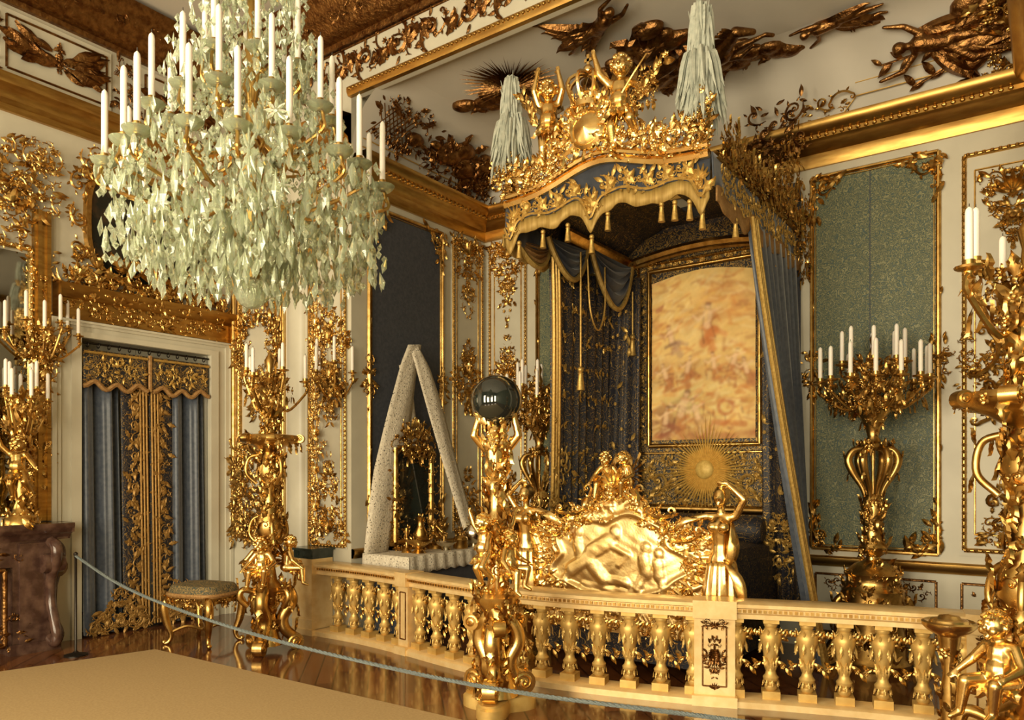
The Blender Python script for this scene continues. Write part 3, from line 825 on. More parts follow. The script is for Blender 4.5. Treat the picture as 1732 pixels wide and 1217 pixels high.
def caryatid(s):
    """draped woman: one arm bent over her head, the other held out to side s along the footboard; feet at z 0, height about 1.2"""
    c = [ball(1, 12, 8, (0, 0, 0.60), (0.105, 0.08, 0.10)), cap_geo((0, 0, 0.62), (0, 0, 0.74), 0.078, 0.072), cap_geo((0, 0, 0.74), (0, -0.005, 0.86), 0.074, 0.09),
         cap_geo((-0.09, 0, 0.94), (0.09, 0, 0.94), 0.036, 0.036), ball(0.045, 8, 6, (0.045, -0.07, 0.865)), ball(0.045, 8, 6, (-0.045, -0.07, 0.865)),
         cap_geo((0, 0, 0.93), (0, -0.012, 1.03), 0.034, 0.03), ball(1, 12, 9, (0, -0.02, 1.095), (0.058, 0.068, 0.078)), ball(0.013, 6, 5, (0, -0.09, 1.088)), ball(0.02, 6, 5, (0, -0.07, 1.04)),
         ball(1, 10, 8, (0, 0.02, 1.12), (0.068, 0.07, 0.07)), ball(0.035, 8, 6, (0, 0.09, 1.11))]
    c += [cap_geo((-s * 0.11, 0, 0.945), (-s * 0.19, -0.03, 1.08), 0.033, 0.028), cap_geo((-s * 0.19, -0.03, 1.08), (-s * 0.05, -0.03, 1.205), 0.028, 0.02)] + hand_caps((-s * 0.05, -0.03, 1.205), (s, 0, -0.1))
    c += [cap_geo((s * 0.11, 0, 0.945), (s * 0.26, -0.02, 0.91), 0.033, 0.027), cap_geo((s * 0.26, -0.02, 0.91), (s * 0.40, 0.0, 0.86), 0.027, 0.019)] + hand_caps((s * 0.40, 0.0, 0.86), (s, 0.1, -0.4))
    c += [cap_geo((-0.05, 0, 0.56), (-0.055, -0.06, 0.30), 0.075, 0.055), cap_geo((-0.055, -0.06, 0.30), (-0.05, 0, 0.03), 0.05, 0.03), cap_geo((0.05, 0, 0.56), (0.05, -0.01, 0.30), 0.075, 0.055), cap_geo((0.05, -0.01, 0.30), (0.05, 0, 0.03), 0.05, 0.03),
          cap_geo((-0.05, 0, 0.02), (-0.06, -0.09, 0.015), 0.027, 0.02), cap_geo((0.05, 0, 0.02), (0.06, -0.08, 0.015), 0.027, 0.02)]
    body = voxel(join(*c), 0.010, 4)
    thx = np.linspace(0, 2 * pi, 49)[:-1]; P = []
    for t in np.linspace(0, 1, 14):
        z = 0.60 - 0.57 * t; r = 0.105 + 0.035 * t + 0.02 * sin(pi * t)
        f = 1 + 0.13 * t * np.sin(9 * thx + 2.2 * t) + 0.05 * np.sin(17 * thx)
        P.append(np.stack([r * f * np.cos(thx) * 1.0, r * f * np.sin(thx) * 0.85, np.full(48, z)], -1))
    robe = grid(np.array(P)[::-1], cv=True)
    sash = [xf(leaf_geo(9, 0.5, 0, 0.15, 0.3), tm(-s * 0.09, -0.02, 0.9) @ rz(0 if s < 0 else pi) @ ry(radians(100)) @ sc(0.42, 0.3, 0.25)),
            xf(leaf_geo(9, 0.5, 0, 0.15, 0.3), tm(s * 0.12, 0.0, 0.93) @ rz(0 if s > 0 else pi) @ ry(radians(28)) @ sc(0.34, 0.3, 0.25)),
            xf(leaf_geo(9, 0.6, 0, 0.2, 0.3), tm(-s * 0.05, -0.08, 0.62) @ rz(0 if s < 0 else pi) @ ry(radians(70)) @ sc(0.4, 0.2, 0.25))]
    return body, join(robe, *sash)

def flying_figure(seed, robe=3):
    """draped figure in high relief, lying along +x in the plane (z outwards), length about 1.2"""
    rr = random.Random(seed)
    a1 = rr.uniform(-0.5, 0.9); a2 = rr.uniform(-1.4, 0.1)
    c = [cap_geo((0, 0, 0.05), (0.26, 0.05, 0.08), 0.085, 0.095), cap_geo((0.30, 0.06, 0.08), (0.37, 0.08, 0.1), 0.04, 0.036), ball(1, 10, 8, (0.43, 0.1, 0.11), (0.075, 0.064, 0.064)), ball(0.05, 8, 6, (0.44, 0.13, 0.12)),
         cap_geo((0.26, 0.12, 0.08), (0.26 + 0.2 * cos(a1 + 0.9), 0.12 + 0.2 * sin(a1 + 0.9), 0.1), 0.04, 0.03), cap_geo((0.26 + 0.2 * cos(a1 + 0.9), 0.12 + 0.2 * sin(a1 + 0.9), 0.1), (0.26 + 0.4 * cos(a1 + 0.5), 0.12 + 0.38 * sin(a1 + 0.6), 0.1), 0.03, 0.02),
         cap_geo((0.26, -0.04, 0.08), (0.26 + 0.2 * cos(a2), -0.04 + 0.2 * sin(a2), 0.1), 0.04, 0.03), cap_geo((0.26 + 0.2 * cos(a2), -0.04 + 0.2 * sin(a2), 0.1), (0.26 + 0.38 * cos(a2 + 0.2), -0.04 + 0.36 * sin(a2 + 0.2), 0.1), 0.03, 0.02),
         cap_geo((-0.02, 0.04, 0.05), (-0.28, 0.12, 0.07), 0.075, 0.055), cap_geo((-0.28, 0.12, 0.07), (-0.56, 0.02, 0.05), 0.05, 0.028), cap_geo((-0.56, 0.02, 0.05), (-0.65, 0.03, 0.05), 0.026, 0.018),
         cap_geo((-0.02, -0.04, 0.05), (-0.26, -0.1, 0.06), 0.075, 0.055), cap_geo((-0.26, -0.1, 0.06), (-0.50, -0.16, 0.05), 0.05, 0.028), cap_geo((-0.5, -0.16, 0.05), (-0.58, -0.19, 0.05), 0.026, 0.018)]
    b = voxel(join(*c), 0.013, 3)
    ex = []
    for k in range(robe):
        ex.append(xf(leaf_geo(12, 0.5, 0, 0.1, 0.22), tm(-0.05 + 0.1 * k, rr.uniform(-0.06, 0.1), 0.03) @ rz(pi + rr.uniform(-0.5, 0.5)) @ sc(rr.uniform(0.5, 0.75), rr.uniform(0.3, 0.6), 0.4)))
    for k in range(4):
        ex.append(xf(ACAN, tm(rr.uniform(-0.2, 0.1), rr.uniform(-0.1, 0.15), 0.06) @ rz(pi + rr.uniform(-1, 1)) @ sc(0.3)))
    return join(b, *ex)

# ================================================================ LEFT WALL: door, portiere, overdoor
FLW = FX(XL)
dr = MB()
for i_, (d, w0, w1) in enumerate(((0.05, 0.0, 0.285), (0.08, 0.003, 0.10), (0.075, 0.20, 0.288), (0.10, 0.25, 0.291))):
    pts = [(DO0 - w1, 0), (DO0 - w1, DOZ + w1 * 0.58), (DO1 + w1, DOZ + w1 * 0.58), (DO1 + w1, 0), (DO1 + w0, 0), (DO1 + w0, DOZ + w0 * 0.58), (DO0 - w0, DOZ + w0 * 0.58), (DO0 - w0, 0)]
    fr_ = [(XL + d, y, z) for y, z in pts]; bk_ = [(XL - 0.01, y, z) for y, z in pts]
    dr.add(geo(fr_ + bk_, [(0, 7, 6, 1), (1, 6, 5, 2), (2, 5, 4, 3)] + [(k, (k + 1) % 8, 8 + (k + 1) % 8, 8 + k) for k in range(8)]))
door = struct(dr.build('door_1', 'white', smooth=False))
for k, (a, b) in enumerate(((DO0, -3.335), (-3.325, DO1))):
    lf = build(box(XL - 0.30, XL - 0.25, a, b, 0, DOZ), 'door_leaf', 'white', door, smooth=False)
    o = Orn(FX(XL - 0.25)); o.rect(a + 0.12, b - 0.12, 0.2, 1.1, 0.03, 0.02); o.rect(a + 0.12, b - 0.12, 1.25, 2.9, 0.03, 0.02); o.build('panel_moulding', 'gold', lf)

def portiere(label, y0, y1, inner):
    """blue velvet hanging; embroidered stripe on the inner side"""
    t = thing('portiere_curtain', label, 'curtain', (XL - 0.03, (y0 + y1) / 2, 0), 0, 'portieres in the doorway')
    L = t.location; iv = (L[0], L[1], 0)
    ym = y0 + (y1 - y0) * (0.58 if inner > 0 else 0.42)
    va, vb = (y0, ym) if inner > 0 else (ym, y1)
    ea, eb = (ym, y1) if inner > 0 else (y0, ym)
    x = XL - 0.03
    fa, fb = (va - 0.0, vb + 0.02) if inner > 0 else (va - 0.02, vb)
    build(drape([(x, va, 2.72), (x, vb, 2.72)], [(x + 0.06, fa, 0.02), (x + 0.06, fb, 0.02)], 1.9, 0.06, 64, 10, (1, 0, 0)), 'velvet_field', 'velvet_pale', t, inv=iv, thick=0.008)
    build(drape([(x + 0.02, ea, 2.72), (x + 0.02, eb, 2.72)], [(x + 0.09, ea, 0.02), (x + 0.09, eb, 0.02)], 0.8, 0.015, 20, 10, (1, 0, 0)), 'embroidered_stripe', 'embroidery_sparse', t, inv=iv, thick=0.008)
    rr = random.Random(int(y0 * -100))
    o = Orn(frame((x + 0.117, 0, 0), (0, 1, 0), (-0.0262, 0, 1)), rnd=rr); uc = (ea + eb) / 2
    for k in range(15):
        z = 0.2 + k * 0.17
        o.put(SCROLL, uc, z, 0.085, pi * (k % 2) + 0.4, k % 2 == 1); o.put(ACAN, uc + rr.uniform(-0.05, 0.05), z + 0.08, 0.13, rr.uniform(0.5, 2.6)); o.put(LEAF, uc, z, 0.11, rr.uniform(3.4, 6))
        o.put(LEAF, uc + rr.uniform(-0.09, 0.09), z + 0.05, 0.1, rr.uniform(0, 6)); o.put(SCROLL, uc + (0.06 if k % 2 else -0.06), z + 0.07, 0.06, rr.uniform(0, 6)); o.put(ACAN, uc + (-0.06 if k % 2 else 0.06), z + 0.02, 0.1, rr.uniform(0, 6)); o.put(LEAF, uc + rr.uniform(-0.1, 0.1), z + 0.12, 0.09, rr.uniform(0, 6))
    yb = eb if inner > 0 else ea
    for d in (0.0, 0.035, 0.07):
        yy = yb - 0.02 - d if inner > 0 else yb + 0.02 + d
        o.bar(yy, 0.04, yy, 2.7, 0.024, 0.014, 0.01)
    o.build('gold_embroidery', 'braid_dark', t, inv=iv)
    o = Orn(frame((x + 0.135, 0, 0), (0, 1, 0), (-0.03, 0, 1)), rnd=rr)
    o.cluster((y0 + y1) / 2, 0.25, (y1 - y0) * 0.92, 0.38, 30, 0.07, 0.15, 'up', 0.02); o.build('hem_embroidery', 'braid_dark', t, inv=iv)
portiere('left blue velvet door curtain, next to the brown marble fireplace', DO0 + 0.03, -3.34, 1)
portiere('right blue velvet door curtain, behind the gilded stool', -3.32, DO1 - 0.03, -1)

t = thing('curtain_pelmet', 'short embroidered pelmet with scalloped gold edge above the door curtains', 'pelmet', (XL + 0.05, -3.33, 2.8))
for k, (a, b) in enumerate(((DO0 + 0.02, -3.36), (-3.30, DO1 - 0.02))):
    u = np.linspace(0, 1, 25); xx = XL + 0.045
    bot = 2.64 - 0.035 * np.cos(u * 6 * pi) - 0.03 * np.sin(u * pi)
    P = np.array([[(xx + 0.012 * sin(9 * uu), a + (b - a) * uu, 2.99 + (zb - 2.99) * s) for uu, zb in zip(u, bot)] for s in np.linspace(0, 1, 5)])
    pn = build(grid(P), 'pelmet_cloth', 'embroidery', t, inv=t.location, thick=0.008)
    path = [(xx + 0.02, a + (b - a) * uu, zb) for uu, zb in zip(u, bot)]
    build(tube(path, 0.026, 6), 'fringe', 'fringe_brown', pn, inv=t.location)
    o = Orn(FX(xx + 0.02)); o.cluster((a + b) / 2, 2.80, (b - a) * 0.85, 0.16, 14, 0.05, 0.1, 'rect', 0.01); o.bar(a, 2.96, b, 2.96, 0.03, 0.015); o.build('gold_embroidery', 'braid', pn, inv=t.location)
build(tube([(XL + 0.06, -3.33, 3.0), (XL + 0.06, -3.33, 2.6)], 0.022, 6), 'centre_braid', 'fringe_brown', t, inv=t.location)
t = thing('curtain_rod', 'dark iron curtain rod with rings across the top of the doorway', 'rod', (XL + 0.04, -3.33, 3.055))
build(tube([(0, -0.72, 0), (0, 0.72, 0)], 0.011, 8), 'rod', 'iron', t)
tor = lathe([(0.026 + 0.006 * cos(a), 0.006 * sin(a)) for a in np.linspace(0, 2 * pi, 7)], 10)
rg = build(xf(tor, rx(pi / 2)), 'ring', 'iron', t)
rg.location = (0, -0.66, -0.016)
for k in range(1, 13): inst(rg, t, tm(0, -0.66 + 0.11 * k, -0.016))

t = thing('overdoor_pediment', 'gilded carved pediment over the white door frame', 'pediment', (XL, -3.33, 3.28))
p = MB()
PP = [(0, 0), (0.07, 0), (0.07, 0.2), (0.10, 0.21), (0.13, 0.25), (0.18, 0.28), (0.20, 0.33), (0, 0.36)]
p.add(mould(PP, (0, -0.98, 0), (0, 1.02, 0), (1, 0, 0))); p.add(box(0, 0.18, -0.98, -0.97, 0, 0.34)); p.add(box(0, 0.18, 1.0, 1.01, 0, 0.34))
p.build('pediment_base', 'gold_satin', t)
o = Orn(FX(0.06), rnd=random.Random(12)); o.cluster(0, 0.11, 1.7, 0.16, 30, 0.06, 0.12, 'rect', 0.02)
for k in range(60):
    y = R.uniform(0, 0.95); top = 0.36 + 0.36 * (1 - (y / 1.0) ** 2)
    o.pair(ACAN if k % 3 else SCROLL, 0, y, R.uniform(0.33, top), R.uniform(0.09, 0.17), R.uniform(0, 3.1), R.uniform(0.0, 0.1))
o.put(SHELL, 0, 0.5, 0.26, 0, False, 0.1)
for k in range(70): o.put((ACAN, SCROLL, LEAF)[k % 3], R.uniform(-0.95, 0.95), R.uniform(0.24, 0.40), R.uniform(0.06, 0.11), R.uniform(0, 6), False, R.uniform(0.06, 0.13))
o.build('carved_foliage', 'gold', t)
t = thing('overdoor_painting', 'dark oil painting in a gilded rocaille frame above the door', 'painting', (XL, -3.33, 4.35))
a = np.linspace(0, 2 * pi, 40, endpoint=False)
rr_ = 1 + 0.06 * np.cos(4 * a)
cy = np.sign(np.cos(a)) * np.abs(np.cos(a)) ** 0.6 * 0.66; cz = np.sign(np.sin(a)) * np.abs(np.sin(a)) ** 0.6 * 0.60
vv = [(0.03, 0, 0)] + [(0.03, y, z) for y, z in zip(cy, cz)]
build(geo(vv, None, [(0, k + 1, (k + 1) % 40 + 1) for k in range(40)]), 'canvas', 'painting', t)
o = Orn(FX(0.03), rnd=random.Random(15)); pth = [(0.04, y, z) for y, z in zip(cy, cz)]; pth.append(pth[0])
o.mb.add(tube(pth, 0.045, 6)); 
for k in range(46):
    b = R.uniform(-pi / 2, pi / 2); y = np.abs(np.cos(b)) ** 0.6 * 0.74; z = np.sign(np.sin(b)) * np.abs(np.sin(b)) ** 0.6 * 0.68
    o.pair(ACAN if k % 2 else SCROLL, 0, y + R.uniform(-0.05, 0.1), z + R.uniform(-0.08, 0.08), R.uniform(0.09, 0.17), R.uniform(0, 6), R.uniform(0, 0.05))
o.build('carved_frame', 'gold', t)

# overmantel looking glass
t = thing('overmantel_mirror', 'tall looking glass with carved gilded frame over the fireplace', 'mirror', (XL, -5.4, 1.3))
build(box(0, 0.02, -0.86, 0.86, 0, 2.55), 'glass', 'mirror', t, smooth=False)
o = Orn(FX(0.02)); o.rect(-0.88, 0.88, 0, 2.6, 0.05, 0.05, 0, 0.07); o.build('inner_frame', 'gold_bright', t)
for s_ in (1, -1):
    build(join(*[box(0, d, min(s_ * a, s_ * b), max(s_ * a, s_ * b), -0.07, 3.0) for d, a, b in ((0.06, 0.90, 1.05), (0.09, 0.925, 0.96), (0.085, 1.01, 1.045))]), 'frame_post', 'gold_satin', t, smooth=False)
o = Orn(FX(0.05), rnd=random.Random(21)); o.cluster(0, 2.85, 1.75, 0.5, 50, 0.09, 0.19, 'rect', 0.06); o.cluster(0, 3.35, 1.9, 0.55, 50, 0.09, 0.19, 'rect', 0.06)
o.cluster(0.95, 3.3, 0.3, 0.7, 18, 0.08, 0.16, 'rect', 0.08); o.cluster(0.97, 1.4, 0.2, 2.6, 26, 0.05, 0.1, 'rect', 0.04); o.build('carved_crest', 'gold', t)

# ---- fireplace of brown marble
t = thing('fireplace', 'brown marble fireplace with scrolled jambs at the left edge', 'fireplace', (XL, -5.4, 0))
build(join(box(0, 0.30, 0.62, 0.98, 0, 1.06), box(0, 0.30, -0.98, -0.62, 0, 1.06), box(0, 0.30, -0.62, 0.62, 0.82, 1.06), box(0, 0.05, -0.62, 0.62, 0, 0.82)), 'chimneypiece', 'marble', t, smooth=False)
SP = [(0, 1.06), (0.31, 1.06), (0.33, 1.10), (0.36, 1.12), (0.40, 1.14), (0.42, 1.19), (0.42, 1.22), (0, 1.22)]
build(join(mould(SP, (0, -1.08, 0), (0, 1.12, 0), (1, 0, 0)), box(0, 0.41, 1.10, 1.12, 1.13, 1.22), box(0, 0.32, 1.0, 1.10, 1.06, 1.14)), 'mantelshelf', 'marble', t)
for y in (0.93, -0.93):
    pth = catmull([(0.30, y, 0.12), (0.44, y, 0.08), (0.46, y, 0.2), (0.36, y, 0.45), (0.36, y, 0.7), (0.46, y, 0.86), (0.46, y, 1.0), (0.36, y, 1.04)], 6)
    build(join(tube(pth, np.linspace(0.045, 0.055, len(pth)), 8), xf(lathe([(0, -0.09), (0.09, -0.09), (0.10, 0), (0.09, 0.09), (0, 0.09)], 14), tm(0.38, y, 0.84) @ rx(pi / 2))), 'scroll_jamb', 'marble', t)
pth = catmull([(0.2, 0.99, 1.03), (0.2, 1.07, 0.95), (0.2, 1.06, 0.8), (0.2, 1.0, 0.6), (0.2, 1.0, 0.3), (0.2, 1.06, 0.12), (0.2, 1.02, 0.02)], 6)
build(join(tube(pth, 0.055, 8), xf(lathe([(0, -0.05), (0.1, -0.05), (0.11, 0), (0.1, 0.05), (0, 0.05)], 14), tm(0.2, 1.03, 0.78) @ ry(pi / 2))), 'side_scroll', 'marble', t)
for y in (0.8, -0.8):
    build(box(0.29, 0.335, y - 0.13, y + 0.13, 0.10, 1.04), 'jamb_panel', 'marble', t, smooth=False)
o = Orn(FX(0.31), rnd=random.Random(8)); o.rect(-0.55, 0.55, 0.10, 0.80, 0.05, 0.03); o.cluster(0.3, 0.93, 0.8, 0.12, 10, 0.05, 0.1); o.put(SHELL, 0.0, 0.9, 0.16); o.cluster(0.62, 0.2, 0.2, 0.3, 6, 0.06, 0.1); o.build('gilt_mount', 'gold_dark', t)
build(box(0.0, 0.36, 0.58, 1.02, 0, 0.10), 'plinth_block', 'marble', t, smooth=False)

# ================================================================ CANDLES AND CANDELABRA
CAN = {}
def candle_mesh(r, h):
    k = (round(r, 4), round(h, 3))
    if k not in CAN:
        body = lathe([(0, 0), (r, 0), (r * 0.97, h * 0.9), (r * 0.8, h * 0.955), (r * 0.3, h * 0.985), (0.0005, h)], 10)
        wick = lathe([(0.0025, h - 0.004), (0.002, h + 0.012), (0.0002, h + 0.013)], 5)
        o = build(body, 'candle', 'wax'); w = build(wick, 'wick', 'wick')
        CAN[k] = (o.data, w.data)
        bpy.data.objects.remove(o); bpy.data.objects.remove(w)
    return CAN[k]
def candle(loc, label, group, r=0.0125, h=0.29):
    b, w = candle_mesh(r, h)
    o = bpy.data.objects.new('candle', b); COL.objects.link(o); o.location = loc
    c = bpy.data.objects.new('wick', w); COL.objects.link(c); c.parent = o
    tag(o, label, 'candle', group)
    return o
NOZ = lathe([(0.004, -0.05), (0.02, -0.045), (0.012, -0.03), (0.016, -0.02), (0.045, -0.012), (0.048, -0.004), (0.02, 0.0), (0.02, 0.018), (0.014, 0.02), (0.0135, 0.0)], 10)

def spread_leaves(mb, prof, n, smin, smax, rnd, down=0.3, g=None):
    """leaves standing on a turned surface"""
    p = np.asarray(prof, float); seg = np.linalg.norm(np.diff(p, axis=0), axis=1); cum = np.concatenate([[0], np.cumsum(seg)])
    for k in range(n):
        d = rnd.uniform(0.02, 0.98) * cum[-1]
        r = np.interp(d, cum, p[:, 0]); z = np.interp(d, cum, p[:, 1]); a = rnd.uniform(0, 2 * pi)
        up = 1 if rnd.random() > down else -1
        L = rnd.uniform(smin, smax)
        F = frame((r * cos(a), r * sin(a), z), (-sin(a), cos(a), 0), (0, 0, 1))
        k_ = rnd.random()
        mb.add(g or (ACAN if k_ < 0.45 else LEAF if k_ < 0.65 else SCROLL if k_ < 0.88 else ROSE), F @ rz(up * pi / 2 + rnd.uniform(-0.8, 0.8)) @ sc(L if k_ < 0.65 else L * 0.6))
    return mb
# ================================================================ THE STATE BED
bed = thing('state_bed', 'state bed with gilded relief footboard and embroidered headboard', 'bed', (3.0, -1.1, 0))
BI = (3.0, -1.1, 0)
YF = -2.02                                                       # front of the footboard
def seg_h(X, Z, a, b, r, h):
    """height of a rounded ridge from a to b"""
    a = np.array(a); b = np.array(b); d = b - a
    t = np.clip(((X - a[0]) * d[0] + (Z - a[1]) * d[1]) / (d @ d + 1e-9), 0, 1)
    q = np.hypot(X - a[0] - t * d[0], Z - a[1] - t * d[1]) / r
    return h * np.sqrt(np.clip(1 - q * q, 0, 1))
nx, nz = 150, 90
sx = np.linspace(-0.86, 0.86, nx)
top = 1.20 + 0.38 * np.exp(-(sx / 0.42) ** 2) + 0.04 * np.cos(sx * 9)
T = np.linspace(0, 1, nz)
X = np.tile(sx, (nz, 1)); Z = 0.35 + np.outer(T, top - 0.35)
H = 0.05 * np.cos(np.clip(X / 0.9, -1, 1) * pi / 2)
TH = np.arctan2((Z - 0.98) / 0.36, X / 0.58)
ov = ((X / 0.62) ** 2 + ((Z - 0.98) / 0.36) ** 2) / (1 + 0.10 * np.cos(5 * TH + 0.6) + 0.05 * np.cos(9 * TH)) ** 2
H += 0.028 * np.exp(-((np.sqrt(ov) - 1) / 0.06) ** 2) + 0.03 * np.exp(-ov)        # moulded cartouche
inside = ov < 0.9
fig = np.zeros_like(H)
figs = [((-0.22, 1.02), (-0.05, 1.12), .07, .05), ((0.02, 1.20), (0.02, 1.21), .055, .055), ((-0.05, 1.12), (0.0, 1.16), .035, .045), ((-0.22, 1.0), (-0.42, 0.86), .065, .05), ((-0.42, .86), (-0.5, .76), .04, .035),
        ((-0.05, 1.1), (0.14, 1.02), .03, .04), ((0.14, 1.02), (0.05, .93), .025, .035), ((-0.25, .96), (-0.1, .8), .06, .05), ((-0.1, .8), (0.12, .78), .04, .04),
        ((0.28, 1.0), (0.30, .88), .055, .05), ((0.30, 1.08), (0.30, 1.09), .045, .05), ((0.40, .96), (0.41, .86), .05, .05), ((0.41, 1.04), (0.41, 1.05), .042, .05), ((0.28, .86), (0.22, .74), .035, .04), ((0.42, .84), (0.46, .72), .035, .04),
        ((-0.36, 1.1), (-0.34, 1.0), .05, .035), ((-0.35, 1.18), (-0.35, 1.19), .04, .035), ((-0.5, .7), (0.5, .7), .03, .02), ((-0.3, .73), (0.45, .66), .04, .025)]
for a, b, r, h in figs: fig = np.maximum(fig, seg_h(X, Z, a, b, r, h))
H += np.where(ov < 0.92, fig * 0.36, 0) + np.where(ov < 0.85, 0.006 * np.sin(14 * Z + 5 * np.sin(5 * X)) * np.exp(-((Z - 0.78) / 0.12) ** 2), 0) + np.where(ov < 0.9, 0.002 * np.sin(X * 41 + 3 * np.sin(Z * 17)) * np.sin(Z * 37), 0)
rng = np.random.default_rng(4)
rough = np.zeros_like(H)
for k in range(420):                                             # carved foliage outside the oval
    cx = rng.uniform(-0.86, 0.86); cz = rng.uniform(0.35, 1.55); an = rng.uniform(0, pi); L = rng.uniform(0.02, 0.06)
    rough = np.maximum(rough, seg_h(X, Z, (cx - L * cos(an), cz - L * sin(an)), (cx + L * cos(an), cz + L * sin(an)), rng.uniform(0.012, 0.024), rng.uniform(0.015, 0.03)))
H += np.where(ov > 1.1, rough, 0)
P = np.stack([3.0 + X, YF - H, Z], -1)
front = grid(P[::-1])
Pb = np.stack([3.0 + X, np.full_like(X, YF + 0.07), Z], -1)
back = grid(Pb)
rim = grid(np.array([P[-1], Pb[-1]]))
build(join(front, back, rim), 'footboard', 'gold_relief', bed, inv=BI)
o = Orn(FB(YF - 0.03, 3.0), rnd=random.Random(41))
for k in range(80):                                              # carved rim
    x = R.uniform(0, 0.88); zt = 1.20 + 0.38 * math.exp(-(x / 0.42) ** 2) + 0.04 * cos(x * 9)
    o.pair(SCROLL if k % 3 == 0 else ACAN, 0, x, zt + R.uniform(-0.1, 0.04), R.uniform(0.06, 0.12), R.uniform(0, 6), R.uniform(0, 0.05))
for k in range(90):
    a = R.uniform(-pi / 2, pi / 2); q_ = R.uniform(0.98, 1.3); o.pair((LEAF, ACAN, SCROLL)[k % 3], 0, 0.64 * q_ * cos(a), 0.98 + 0.38 * q_ * sin(a), R.uniform(0.05, 0.10), a + R.uniform(-0.6, 0.6), 0.03)
o.pair(CSCR, 0, 0.36, 1.44, 0.2, 1.0, 0.04).pair(CSCR, 0, 0.62, 1.22, 0.16, 1.5, 0.04).pair(SCROLL, 0, 0.14, 1.62, 0.16, 0.4, 0.05)
o.put(SHELL, 0, 1.56, 0.2, 0, False, 0.06).put(ROSE, 0, 1.53, 0.12, 0, False, 0.09); o.cluster(0, 0.45, 1.6, 0.2, 30, 0.06, 0.12)
o.build('carved_rim', 'gold_bright', bed, inv=BI)
for k, (x, fl) in enumerate(((2.90, 0.3), (3.08, -0.35))):
    g = xf(PUT_SIT, tm(x, YF - 0.0, 1.62) @ rz(fl) @ sc(0.62))
    build(g, 'crest_putto', 'gold_bright', bed, inv=BI)['label'] = 'small gilded winged child seated on the footboard crest, ' + ('left' if k == 0 else 'right')
for s, x in ((1, 2.08), (-1, 3.92)):
    bd, rb = caryatid(s)
    m = tm(x, YF - 0.03, 0.42) @ sc(1.0)
    c = build(xf(bd, m), 'caryatid', 'gold_bright', bed, inv=BI); c['label'] = 'gilded draped woman at the %s end of the footboard, arm over her head' % ('left' if s > 0 else 'right')
    build(xf(rb, m), 'robe', 'gold_bright', c, inv=BI, thick=0.01)
    build(xf(lathe([(0.14, 0), (0.14, 0.05), (0.10, 0.09), (0.10, 0.32), (0.14, 0.36), (0.14, 0.42)], 12), tm(x, YF - 0.03, 0)), 'foot_post', 'gold', bed, inv=BI)
# bedding
cb = []
for t in np.linspace(0, 1, 13):
    y = YF + 0.08 + t * 1.75
    row = []
    for a in np.linspace(-1, 1, 25):
        x = a * 0.84; z = 0.98 + 0.07 * (1 - abs(a) ** 6) - 0.02 * cos(t * 2 * pi)
        if abs(a) > 0.93: z = 0.55 - (abs(a) - 0.93) * 7; x = math.copysign(0.84, a)
        row.append((3.0 + x, y, max(z, 0.12)))
    cb.append(row)
build(grid(np.array(cb)), 'coverlet', 'embroidery_sparse', bed, inv=BI)
build(box(2.2, 3.8, YF + 0.08, -0.2, 0.10, 0.9), 'mattress', 'embroidery_sparse', bed, smooth=False, inv=BI)
bol = xf(lathe([(0.001, -0.75), (0.10, -0.74), (0.14, -0.68), (0.15, 0), (0.14, 0.68), (0.10, 0.74), (0.001, 0.75)], 16), tm(3.0, -0.42, 1.14) @ ry(pi / 2))
build(bol, 'bolster', 'embroidery_sparse', bed, inv=BI)
for s in (-1, 1):
    build(box(3.0 + s * 0.83 - 0.03, 3.0 + s * 0.83 + 0.03, YF + 0.07, -0.15, 0.28, 0.46), 'side_rail', 'gold', bed, smooth=False, inv=BI)
